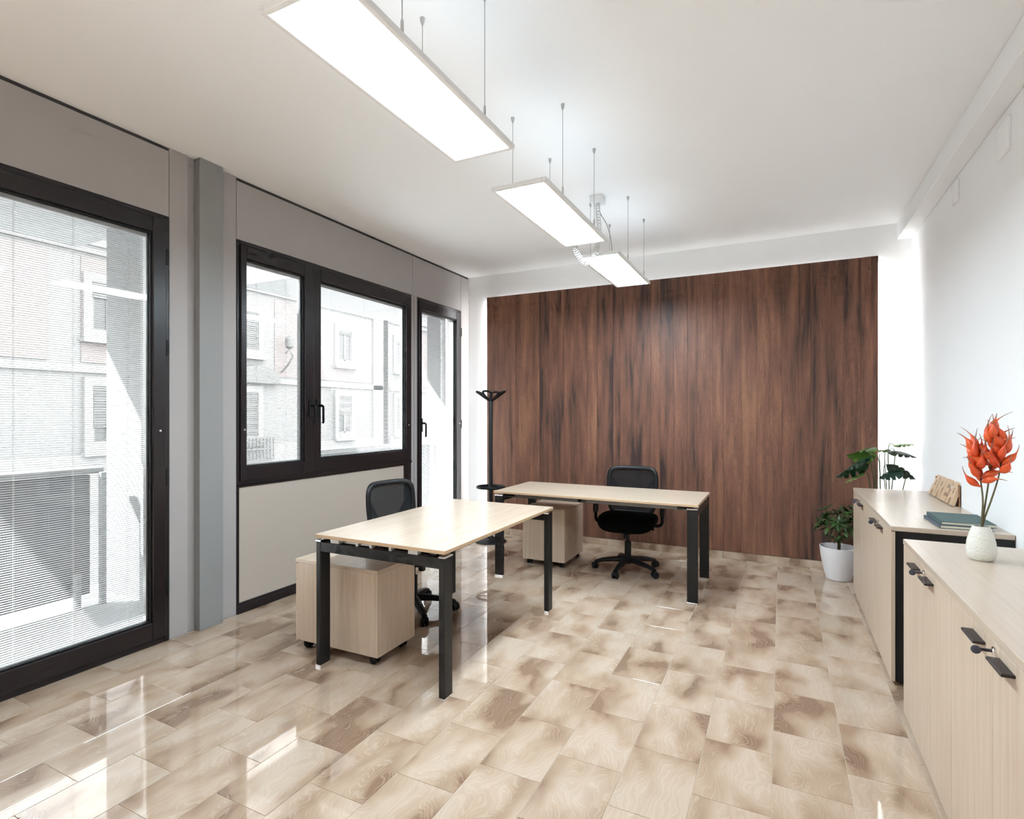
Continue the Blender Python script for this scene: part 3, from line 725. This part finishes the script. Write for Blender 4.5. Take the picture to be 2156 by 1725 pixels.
def office_chair(label, loc, rz, leg0):
    t = thing('office_chair', label, 'chair', loc, rz, 'black mesh office chairs')
    for k in range(5):
        a = leg0 - rz + k * 2 * PI / 5; ca, sa = math.cos(a), math.sin(a)
        pts = [(0.02 * ca, 0.02 * sa, 0.105), (0.12 * ca, 0.12 * sa, 0.100), (0.23 * ca, 0.23 * sa, 0.085), (0.30 * ca, 0.30 * sa, 0.066)]
        lg = obj('base_leg', sweep(BM(), pts, [0.036, 0.032, 0.026, 0.020], 8, sq=(0.75, 1.0), up=(0, 0, 1)), 'black_plastic', t, smooth=50)
        px, py = 0.302 * ca, 0.302 * sa; b = a + 0.6 + k
        cs = obj('caster', lathe(BM(), [(0.008, 0.05), (0.008, 0.075)], 8), 'black_plastic', lg, loc=(px, py, 0))
        bm = BM()
        for dx in (-0.016, 0.016):
            tmp = BM(); lathe(tmp, [(0.024, dx - 0.010), (0.030, dx - 0.007), (0.030, dx + 0.007), (0.024, dx + 0.010)], 18)
            bmesh.ops.rotate(tmp, verts=tmp.verts, cent=(0, 0, 0), matrix=Matrix.Rotation(PI / 2, 3, 'Y'))
            bmesh.ops.rotate(tmp, verts=tmp.verts, cent=(0, 0, 0), matrix=Matrix.Rotation(b, 3, 'Z'))
            bmesh.ops.translate(tmp, verts=tmp.verts, vec=(px, py, 0.030))
            me = bpy.data.meshes.new('tmp'); tmp.to_mesh(me); tmp.free(); bm.from_mesh(me); bpy.data.meshes.remove(me)
        sweep(bm, [(px - 0.02 * math.cos(b + PI / 2), py - 0.02 * math.sin(b + PI / 2), 0.03), (px, py, 0.052), (px + 0.022 * math.cos(b + PI / 2), py + 0.022 * math.sin(b + PI / 2), 0.034)], 0.011, 6)
        obj('twin_wheel', bm, 'rubber', lg, smooth=40)
    obj('hub', lathe(BM(), [(0.034, 0.07), (0.042, 0.085), (0.042, 0.118), (0.030, 0.135)], 20), 'black_plastic', t, smooth=40)
    obj('gas_lift', lathe(BM(), [(0.030, 0.12), (0.030, 0.27), (0.016, 0.275), (0.016, 0.40)], 20), 'black_plastic', t, smooth=40)
    bm = box(BM(), -0.10, 0.10, -0.11, 0.13, 0.392, 0.425, bev=0.012, seg=2); box(bm, -0.045, 0.045, -0.06, 0.06, 0.345, 0.394, bev=0.012, seg=2)
    lathe(bm, [(0.020, 0.315), (0.026, 0.32), (0.026, 0.35)], 14, 0.0, -0.085)
    mch = obj('mechanism', bm, 'black_plastic', t, smooth=40)
    obj('tilt_lever', sweep(BM(), [(0.10, 0.02, 0.40), (0.20, 0.02, 0.395), (0.235, 0.02, 0.392)], [0.006, 0.006, 0.012], 8), 'black_plastic', mch, smooth=40)
    st = obj('seat', superbox(BM(), 0.525, 0.47, 0.085, 0.474, drop=0.10), 'black_fabric', t, smooth=60)
    obj('seat_pan', superbox(BM(), 0.47, 0.42, 0.024, 0.426, crown=0.0), 'black_plastic', st, smooth=50)
    # backrest: rounded ring, net, lumbar yoke
    loop = []
    n = 64; e = 7.0
    for i in range(n):
        a = 2 * PI * i / n; ca, sa = math.cos(a), math.sin(a); r = (abs(ca) ** e + abs(sa) ** e) ** (-1 / e)
        s = r * ca; z = 0.715 + r * sa * 0.213
        loop.append(back_point(s * (1.0 + 0.04 * (z - 0.7) / 0.2), z))
    bk = obj('backrest', sweep(BM(), loop, 0.021, 8, closed=True, sq=(1.0, 0.62)), 'black_plastic', t, smooth=60)
    bm = BM(); g = {}
    for i in range(13):
        for j in range(13):
            s = -0.97 + i * 1.94 / 12; z = 0.512 + j * 0.406 / 12
            for q, off in ((0, 0.0), (1, 0.004)):
                p = back_point(s, z); g[i, j, q] = bm.verts.new((p.x, p.y + off, p.z))
    for i in range(12):
        for j in range(12):
            bm.faces.new((g[i, j, 0], g[i + 1, j, 0], g[i + 1, j + 1, 0], g[i, j + 1, 0]))
    obj('net', bm, 'mesh_fabric', bk, smooth=60)
    for s in (-1, 1):
        pts = [back_point(s * f, z) + Vector((0, 0.018, 0)) for f, z in ((0.16, 0.53), (0.34, 0.60), (0.60, 0.70), (0.93, 0.82))]
        obj('lumbar_arm', sweep(BM(), spline(pts, 12), [0.020 - 0.0008 * i for i in range(12)], 8, sq=(1.3, 0.7)), 'black_plastic', bk, smooth=60)
    bm = sweep(BM(), spline([Vector(p) for p in ((0, 0.10, 0.405), (0, 0.20, 0.40), (0, 0.262, 0.43), (0, 0.262, 0.50), (0, 0.258, 0.58), (0, 0.268, 0.66))], 20), 0.036, 10, sq=(0.42, 1.15))
    obj('back_stem', bm, 'black_plastic', t, smooth=60)
    for s in (-1, 1):
        ar = obj('armrest', sweep(BM(), spline([Vector(p) for p in ((s * 0.17, 0.02, 0.425), (s * 0.27, 0.02, 0.428), (s * 0.305, 0.022, 0.455), (s * 0.308, 0.025, 0.52), (s * 0.308, 0.025, 0.64))], 18), 0.024, 8, sq=(0.6, 1.0)), 'black_plastic', t, smooth=60)
        bm = superbox(BM(), 0.075, 0.25, 0.028, 0.655, n=16, crown=0.004)
        bmesh.ops.translate(bm, verts=bm.verts, vec=(s * 0.300, -0.01, 0))
        obj('arm_pad', bm, 'black_plastic', ar, smooth=60)
        obj('arm_sleeve', bxm(s * 0.308 - 0.020, s * 0.308 + 0.020, -0.008, 0.058, 0.52, 0.62, bev=0.008, seg=2), 'black_plastic', ar, smooth=40)
    return t
office_chair('black mesh-back office chair between the window wall and front desk', (-2.42, 3.27, 0), math.radians(82), math.radians(33))
office_chair('black mesh-back office chair between the far desk and walnut panelling', (-1.275, 5.01, 0), math.radians(4), math.radians(191))

# ------------------------------------------------------------------ coat stand
cs = thing('coat_stand', 'slender black coat stand with looped hooks beside the panelling', 'coat stand', (-2.965, 5.46, 0))
obj('base', lathe(BM(), [(0.175, 0.0), (0.178, 0.006), (0.165, 0.020), (0.08, 0.034), (0.035, 0.045), (0.030, 0.06)], 40), 'black_plastic', cs, smooth=50)
obj('pole', lathe(BM(), [(0.024, 0.045), (0.024, 1.60), (0.020, 1.615)], 20), 'black_metal', cs, smooth=40)
bm = sweep(BM(), [(0.155 * math.cos(2 * PI * i / 40), 0.155 * math.sin(2 * PI * i / 40), 0.62) for i in range(40)], 0.012, 8, closed=True, sq=(1.1, 0.8))
rg = obj('umbrella_ring', bm, 'black_plastic', cs, smooth=60)
bm = BM()
for k in range(4):
    a = k * PI / 2 + 0.4; sweep(bm, [(0.02 * math.cos(a), 0.02 * math.sin(a), 0.62), (0.15 * math.cos(a), 0.15 * math.sin(a), 0.62)], 0.007, 6)
obj('ring_spoke', bm, 'black_plastic', rg)
for k in range(4):
    a = math.radians(8) + k * PI / 2; ca, sa = math.cos(a), math.sin(a)
    P = lambda r, q, z: (r * ca - q * sa, r * sa + q * ca, z)
    loop = [P(0.012, 0.006, 1.60), P(0.06, 0.028, 1.635), P(0.11, 0.044, 1.675), P(0.150, 0.036, 1.698), P(0.168, 0, 1.705), P(0.150, -0.036, 1.698), P(0.11, -0.044, 1.675), P(0.06, -0.028, 1.635), P(0.012, -0.006, 1.60)]
    obj('hook', sweep(BM(), spline([Vector(p) for p in loop], 34), 0.0125, 8), 'black_plastic', cs, smooth=60)
obj('hook_hub', lathe(BM(), [(0.020, 1.585), (0.026, 1.60), (0.020, 1.625), (0.008, 1.64)], 16), 'black_plastic', cs, smooth=40)

# ------------------------------------------------------------------ sideboards
def sideboard(label, y0, y1, black_near, keys):
    xf, xb, H = 0.527, 1.036, 0.85
    t = thing('sideboard', label, 'sideboard', ((xf + xb) / 2, (y0 + y1) / 2, 0), 0, 'pale oak sideboards along the right wall')
    cx, cyy = (xf + xb) / 2, (y0 + y1) / 2
    P = lambda n, xa, xb_, ya, yb, za, zb, m, par=t, bev=0.001: obj(n, bxm(xa - cx, xb_ - cx, ya - cyy, yb - cyy, za, zb, bev=bev), m, par)
    tp = P('worktop', xf - 0.002, xb, y0, y1, H - 0.025, H, 'oak_y', bev=0.0015)
    P('gable', xf + 0.021, xb, y0 + 0.002, y0 + 0.020, 0.022, H - 0.0255, 'black_gable' if black_near else 'oak_v')
    P('gable', xf + 0.021, xb, y1 - 0.020, y1 - 0.002, 0.022, H - 0.0255, 'oak_v')
    P('back_panel', xb - 0.012, xb, y0 + 0.021, y1 - 0.021, 0.03, H - 0.026, 'oak_v'); P('floor_panel', xf + 0.021, xb - 0.013, y0 + 0.021, y1 - 0.021, 0.024, 0.042, 'oak_v')
    for xx in (xf + 0.06, xb - 0.06):
        for yy in (y0 + 0.06, y1 - 0.06, cyy):
            obj('foot', lathe(BM(), [(0.018, 0.0), (0.018, 0.0238)], 12, xx - cx, yy - cyy), 'black_plastic', t)
    w = (y1 - y0) / 4
    for k in range(4):
        a = y1 - (k + 1) * w; b = y1 - k * w
        d = P('door', xf, xf + 0.019, a + 0.0012, b - 0.0012, 0.022, H - 0.029, 'oak_v')
        hy = a + 0.055 if k % 2 == 0 else b - 0.055 - 0.115
        obj('handle', bxm(xf - 0.030 - cx, xf + 0.001 - cx, hy - cyy, hy + 0.115 - cyy, 0.784, 0.793, bev=0.002), 'handle_dark', d, )
        if k % 2 == 1 and keys:
            ky = b - 0.028
            lk = obj('lock', lathe(BM(), [(0.012, 0), (0.012, 0.006), (0.008, 0.008)], 14), 'chrome', d, smooth=40, loc=(xf - cx, ky - cyy, 0.800), rot=(0, -PI / 2, 0))
            bm = BM(); box(bm, 0.008, 0.026, -0.002, 0.002, -0.006, 0.006); lathe(bm, [(0.010, -0.003), (0.012, 0.0), (0.010, 0.003)], 14)
            k2 = obj('key', bxm(-0.030, 0.0, -0.0012, 0.0012, -0.005, 0.005, bev=0.0005), 'chrome', d, loc=(xf - 0.006 - cx, ky - cyy, 0.800))
            obj('key_bow', lathe(BM(), [(0.009, -0.0025), (0.012, -0.001), (0.012, 0.001), (0.009, 0.0025)], 16), 'key_blue', d, smooth=40, loc=(xf - 0.043 - cx, ky - cyy, 0.797), rot=(PI / 2, 0, 0))
    return t
sideboard('pale oak sideboard with black end panel, carrying the notebooks and letter sign', 3.517, 5.222, True, True)
sideboard('pale oak sideboard nearest the viewer, carrying the vase', 1.545, 3.185, False, True)

# ------------------------------------------------------------------ notebooks
def notebook(label, x0, x1, y0, y1, z, h, rz, m):
    cx, cyy = (x0 + x1) / 2, (y0 + y1) / 2; w, d = (x1 - x0) / 2, (y1 - y0) / 2
    t = thing('notebook', label, 'notebook', (cx, cyy, z), rz, 'stacked notebooks')
    obj('cover_bottom', bxm(-w, w, -d, d, 0.0, 0.0025, bev=0.0008), m, t); obj('cover_top', bxm(-w, w, -d, d, h - 0.0025, h, bev=0.0008), m, t)
    obj('spine', bxm(-w - 0.001, -w + 0.004, -d, d, 0.0, h, bev=0.001), m, t)
    obj('page_block', bxm(-w + 0.003, w - 0.005, -d + 0.004, d - 0.004, 0.003, h - 0.003), 'paper', t)
    obj('elastic_band', bxm(w * 0.45, w * 0.45 + 0.012, -d - 0.0008, -d + 0.0045, 0.0, 0.006), 'black_plastic', t)
    return t
notebook('slate grey notebook at the bottom of the stack', 0.742, 0.965, 3.565, 3.885, 0.8502, 0.017, 0.02, 'cover_slate')
notebook('dark green notebook lying on top of the stack', 0.755, 0.985, 3.578, 3.905, 0.8674, 0.017, -0.01, 'cover_green')

# ------------------------------------------------------------------ wooden word sign AREA
sg = thing('letter_sign', 'small wooden sign with cut-out letters reading AREA against the wall', 'sign', (0.985, 4.735, 0.8502))
S = 0.155; tilt = math.radians(20)
def sign_pt(a, b, tt):   # a along the word (far to near), b up, tt thickness towards the wall
    y = 0.31 - a; zz = b * math.cos(tilt) - tt * math.sin(tilt) + 0.0085; x = b * math.sin(tilt) + tt * math.cos(tilt)
    return (x, y, zz)
def letter(ch, a0, w):
    h = S
    q = lambda pts: [(a0 + x * w, y * h) for x, y in pts]
    if ch == 'A': outer = q([(0, 0), (0.36, 0), (0.38, 0.28), (0.62, 0.28), (0.64, 0), (1, 0), (0.80, 1), (0.20, 1)]); holes = [q([(0.42, 0.48), (0.58, 0.48), (0.55, 0.74), (0.45, 0.74)])]
    if ch == 'R': outer = q([(0, 0), (0.34, 0), (0.34, 0.36), (0.46, 0.36), (0.64, 0), (1, 0), (0.80, 0.42), (0.94, 0.56), (0.96, 0.80), (0.82, 0.96), (0.6, 1), (0, 1)]); holes = [q([(0.36, 0.58), (0.58, 0.58), (0.62, 0.68), (0.58, 0.78), (0.36, 0.78)])]
    if ch == 'E': outer = q([(0, 0), (0.96, 0), (0.96, 0.24), (0.42, 0.24), (0.42, 0.39), (0.86, 0.39), (0.86, 0.61), (0.42, 0.61), (0.42, 0.76), (0.96, 0.76), (0.96, 1), (0, 1)]); holes = []
    return poly_extrude(BM(), outer, holes, sign_pt, 0.020)
for i, ch in enumerate('AREA'):
    obj('letter', letter(ch, i * 0.155, 0.152), 'sign_wood', sg)
bm = BM()
for b0, b1 in ((0.01, 0.045), (0.105, 0.14)): poly_extrude(bm, [(0.02, b0), (0.60, b0), (0.60, b1), (0.02, b1)], [], lambda a, b, tt: sign_pt(a, b, tt + 0.0203), 0.006)
obj('back_rail', bm, 'sign_wood_dark', sg)
bm = BM(); box(bm, 0.043, 0.049, -0.305, -0.270, 0.0, 0.140); box(bm, 0.043, 0.049, 0.270, 0.300, 0.0, 0.140); obj('prop', bm, 'sign_wood_dark', sg)

# ------------------------------------------------------------------ vase with orange seed-pod stems
VX, VY, VZ = 0.738, 2.870, 0.8502
vs = thing('vase', 'white dimpled ceramic vase holding the orange stems', 'vase', (VX, VY, VZ))
prof = [(0.044, 0.0), (0.052, 0.006), (0.0595, 0.025), (0.0605, 0.045), (0.057, 0.075), (0.049, 0.105), (0.041, 0.125), (0.036, 0.134), (0.0345, 0.139), (0.032, 0.139), (0.033, 0.130), (0.045, 0.10), (0.050, 0.05), (0.04, 0.012), (0.01, 0.010)]
prof = [(r * 0.83, z) for r, z in prof]
obj('body', lathe(BM(), prof, 40, capt=True), 'vase_glaze', vs, smooth=60)
def pod_mesh(curl, fat):
    bm = BM(); pts = []; rad = []
    prof = [(0.0, 0.0020), (0.08, 0.0042), (0.18, 0.0082), (0.28, 0.0107), (0.38, 0.0109), (0.48, 0.0092), (0.57, 0.0062), (0.65, 0.0032), (0.74, 0.0017), (0.87, 0.0012), (1.0, 0.0006)]
    for f, r in prof:
        pts.append((0.0, curl * 0.092 * f ** 3, 0.092 * f)); rad.append(r * fat)
    sweep(bm, pts, rad, 10)
    me = finish(bm, 'pod', 60); me.materials.append(M['pod_orange']); me.materials.append(M['pod_tail'])
    for p in me.polygons:
        if p.center.z > 0.092 * 0.80: p.material_index = 1
    return me
pods = [pod_mesh(0.30, 1.0), pod_mesh(-0.25, 1.08), pod_mesh(0.55, 0.92)]
def flower(label, top, tilt_x, stem_pts, npods, z0, z1, seed, m='stem_brown'):
    t = thing('flower_stem', label, 'flower', (VX, VY, VZ), 0, 'orange seed-pod stems in the vase')
    sp = spline([Vector(p) for p in stem_pts], 24)
    obj('stem', sweep(BM(), sp, [0.0042 - 0.0001 * i for i in range(24)], 8), m, t, smooth=60)
    rr = random.Random(seed); ga = 2.39996
    for i in range(npods):
        f = i / max(1, npods - 1); zz = z0 + (z1 - z0) * f
        p = min(sp, key=lambda q: abs(q.z - zz))
        a = i * ga + seed; pit = math.radians(62 - 42 * f + rr.uniform(-10, 10)) if i < npods - 1 else 0.05
        d = Vector((math.cos(a) * math.sin(pit), math.sin(a) * math.sin(pit), math.cos(pit)))
        o = obj('pod', pods[i % 3], None, t)
        q = d.to_track_quat('Z', 'Y') @ Matrix.Rotation(rr.uniform(-0.5, 0.5), 3, 'Z').to_quaternion()
        o.rotation_mode = 'QUATERNION'; o.rotation_quaternion = q; o.location = p + d * 0.004
        s = rr.uniform(0.95, 1.15); o.scale = (s * 1.32, s * 1.32, s)
    return t
flower('orange seed-pod stem at the left of the vase, lowest of three', None, 0, [(0.004, -0.012, 0.02), (0.000, -0.006, 0.14), (0.006, 0.002, 0.24), (0.0, 0.01, 0.33), (-0.012, 0.015, 0.40), (-0.016, 0.015, 0.452)], 15, 0.300, 0.445, 3)
flower('orange seed-pod stem in the middle of the vase, tallest of three', None, 0, [(0.0, 0.012, 0.02), (0.006, 0.012, 0.14), (0.020, 0.012, 0.26), (0.030, 0.008, 0.36), (0.034, 0.0, 0.46), (0.032, -0.006, 0.535)], 15, 0.375, 0.515, 1)
flower('orange seed-pod stem leaning right from the vase', None, 0, [(-0.006, 0.004, 0.02), (0.004, 0.0, 0.14), (0.030, -0.010, 0.25), (0.050, -0.016, 0.34), (0.060, -0.02, 0.42), (0.064, -0.022, 0.480)], 12, 0.365, 0.475, 5)

# ------------------------------------------------------------------ plants
def leaf_mesh(name, L, W, bend, fold, cuts=0, m='leaf_small', n=9, thick=0.0006, droop=0.0):
    """leaf along +y from the origin, curling down; cuts notches the edges"""
    bm = BM(); rows = []
    for i in range(n + 1):
        f = i / n; wd = W / 2 * (math.sin(PI * min(1, f * 0.94 + 0.05)) ** 0.75) * (1.0 - 0.25 * f)
        if i == n: wd = 0.0008
        if cuts and 0.1 < f < 0.92 and i % 2 == 0: wd *= 0.52
        y = L * f * (1 - 0.1 * bend * f); z = -bend * L * f * f * 0.45 + droop * L * f
        rows.append([bm.verts.new((-wd, y + (0.05 * L if cuts and i % 2 == 0 else 0), z - fold * wd)), bm.verts.new((-wd * 0.5, y, z + 0.12 * wd - fold * wd * 0.3)), bm.verts.new((0, y, z)),
                     bm.verts.new((wd * 0.5, y, z + 0.12 * wd - fold * wd * 0.3)), bm.verts.new((wd, y + (0.05 * L if cuts and i % 2 == 0 else 0), z - fold * wd))])
    for a, b in zip(rows, rows[1:]):
        for k in range(4): bm.faces.new((a[k], a[k + 1], b[k + 1], b[k]))
    bmesh.ops.recalc_face_normals(bm, faces=bm.faces)
    bmesh.ops.solidify(bm, geom=bm.faces[:], thickness=thick)
    me = finish(bm, name, 60); me.materials.append(M[m]); return me
def place(o, p, d, roll=0.0, s=1.0):
    """aim the object's +y along d, keeping +z as up as possible"""
    d = Vector(d).normalized(); up = Vector((0, 0, 1))
    x = d.cross(up)
    if x.length < 1e-4: x = Vector((1, 0, 0))
    x.normalize(); z = x.cross(d).normalized()
    m3 = Matrix((x, d, z)).transposed() @ Matrix.Rotation(roll, 3, 'Y')
    o.rotation_mode = 'QUATERNION'; o.rotation_quaternion = m3.to_quaternion(); o.location = p; o.scale = (s, s, s)
def pot(t, r0, r1, h, m='pot_white'):
    obj('pot', lathe(BM(), [(r0 * 0.9, 0.0), (r0, 0.004), (r0 + (r1 - r0) * 0.45, h * 0.33), (r0 + (r1 - r0) * 0.85, h * 0.72), (r1, h), (r1 - 0.006, h + 0.001), (r1 - 0.010, h - 0.01), (r0 + (r1 - r0) * 0.5, h * 0.4), (r0 * 0.5, h * 0.3)], 48), m, t, smooth=50)
    obj('soil', lathe(BM(), [(r1 * 0.80, h * 0.60), (r1 * 0.90, h - 0.075), (r1 * 0.4, h - 0.068), (0.01, h - 0.066)], 28), 'soil', t, smooth=60)
sp_ = thing('potted_shrub', 'small bushy green plant in a white pot before the panelling', 'plant', (0.452, 5.575, 0))
pot(sp_, 0.098, 0.148, 0.285)
obj('trunk', sweep(BM(), [(0, 0, 0.20), (0.004, 0.0, 0.30), (-0.004, 0.005, 0.40), (0.0, 0.0, 0.50)], [0.014, 0.012, 0.011, 0.008], 10), 'trunk', sp_, smooth=60)
lm = [leaf_mesh('leaf', 0.085, 0.032, 0.7, 0.25), leaf_mesh('leaf', 0.070, 0.028, 1.0, 0.3), leaf_mesh('leaf', 0.095, 0.034, 0.5, 0.2)]
rr = random.Random(11)
heads = []
for i in range(20):
    a = i * 2.399; el = rr.uniform(-0.25, 1.05); rad = rr.uniform(0.085, 0.15)
    heads.append(Vector((math.cos(a) * math.cos(el) * rad, math.sin(a) * math.cos(el) * rad, 0.455 + math.sin(el) * rad * 1.0)))
heads += [Vector((0.06, 0.0, 0.605)), Vector((0.105, -0.02, 0.62)), Vector((-0.10, 0.02, 0.60)), Vector((0.03, 0.03, 0.57)), Vector((-0.145, 0.0, 0.47)), Vector((0.01, -0.03, 0.385)), Vector((-0.05, -0.09, 0.385))]
bm = BM()
for h in heads:
    b0 = Vector((0, 0, 0.42 + 0.08 * rr.random())); mid = (b0 + h) / 2 + Vector((0, 0, 0.02))
    sweep(bm, [b0, mid, h], 0.0028, 5)
    out = (h - Vector((0, 0, 0.42))).normalized()
    n = rr.choice((6, 7, 7))
    for k in range(n):
        ang = k * 2 * PI / n + rr.random(); t1 = out.cross(Vector((0.3, 0.2, 1))).normalized(); t2 = out.cross(t1)
        d = (t1 * math.cos(ang) + t2 * math.sin(ang)) * 0.9 + out * 0.5
        o = obj('leaf', lm[rr.randrange(3)], None, sp_); place(o, h, d, rr.uniform(-0.4, 0.4), rr.uniform(0.8, 1.1))
obj('twigs', bm, 'stem_green', sp_)

mo = thing('monstera_plant', 'split-leaf monstera with long stalks behind the far sideboard', 'plant', (0.80, 5.50, 0))
pot(mo, 0.12, 0.165, 0.34)
def monstera_leaf(name, L, W, bend, fold, m, n=18):
    """broad heart-shaped leaf with deep side slits"""
    bm = BM(); rows = []
    for i in range(n + 1):
        f = i / n; y = L * (f - 0.12); base = math.sin(PI * min(1.0, (f * 0.93 + 0.10))) ** 0.6
        wd = W / 2 * base * (1.05 - 0.45 * f)
        if i == n: wd = 0.001
        slit = (i % 4 == 2) and 0.2 < f < 0.9
        wo = wd * (0.50 if slit else 1.0)
        zc = -bend * L * f * f * 0.5
        row = []
        for q in (-1.0, -0.55, 0.0, 0.55, 1.0):
            ww = q * (wo if abs(q) == 1 else min(wd * 0.55, wo * 0.9) / 0.55)
            yy = y + 0.10 * L * abs(q) * (1 - f) * 0.9
            row.append(bm.verts.new((ww, yy, zc - fold * abs(ww) * (0.4 + abs(q)))))
        rows.append(row)
    for a, b in zip(rows, rows[1:]):
        for k in range(4): bm.faces.new((a[k], a[k + 1], b[k + 1], b[k]))
    bmesh.ops.recalc_face_normals(bm, faces=bm.faces)
    bmesh.ops.solidify(bm, geom=bm.faces[:], thickness=0.0009)
    me = finish(bm, name, 60); me.materials.append(M[m]); return me
ML = {'d': monstera_leaf('leaf', 0.30, 0.22, 0.55, 0.35, 'leaf_dark'), 'g': monstera_leaf('leaf', 0.27, 0.20, 0.7, 0.3, 'leaf_greyish'), 'b': monstera_leaf('leaf', 0.29, 0.22, 0.4, 0.3, 'leaf_bright')}
leaves = [  # attach point (world), direction, kind, roll, scale
    ((0.640, 5.46, 1.045), (-0.95, -0.15, -0.28), 'd', 0.7, 1.0), ((0.700, 5.50, 1.150), (-0.9, -0.25, -0.10), 'b', 0.75, 0.82), ((0.655, 5.40, 1.095), (-0.85, -0.35, -0.22), 'd', 0.5, 0.85),
    ((0.690, 5.45, 1.10), (-0.7, -0.1, 0.10), 'b', 0.9, 0.80), ((0.620, 5.48, 0.95), (-0.9, 0.0, -0.38), 'b', 0.2, 0.62),
    ((0.845, 5.50, 1.195), (0.80, -0.2, 0.22), 'b', -0.2, 0.55), ((0.815, 5.46, 1.145), (0.9, 0.10, 0.06), 'g', -0.35, 0.74), ((0.810, 5.47, 1.02), (0.95, -0.05, -0.25), 'g', -0.75, 0.80),
    ((0.870, 5.38, 0.985), (-0.85, -0.3, -0.12), 'd', -0.5, 0.62), ((0.81, 5.50, 1.15), (-0.5, 0.2, 0.05), 'b', 0.3, 0.4)]
for (p, d, k, roll, s) in leaves:
    lp = Vector(p) - Vector((0.80, 5.50, 0))
    dd = Vector(d).normalized()
    a = Vector((lp.x * 0.25, lp.y * 0.25, 0.30)); kn = lp - dd * 0.03 + Vector((0, 0, -0.02))
    pts = spline([a, a + (kn - a) * 0.45 + Vector((0, 0, 0.03)), kn + Vector((-dd.x * 0.012, 0, -0.01)), lp], 18)
    obj('stalk', sweep(BM(), pts, [0.0050 - 0.00015 * i for i in range(18)], 6), 'stem_green', mo, smooth=60)
    o = obj('leaf', ML[k], None, mo); place(o, lp, d, roll, s)
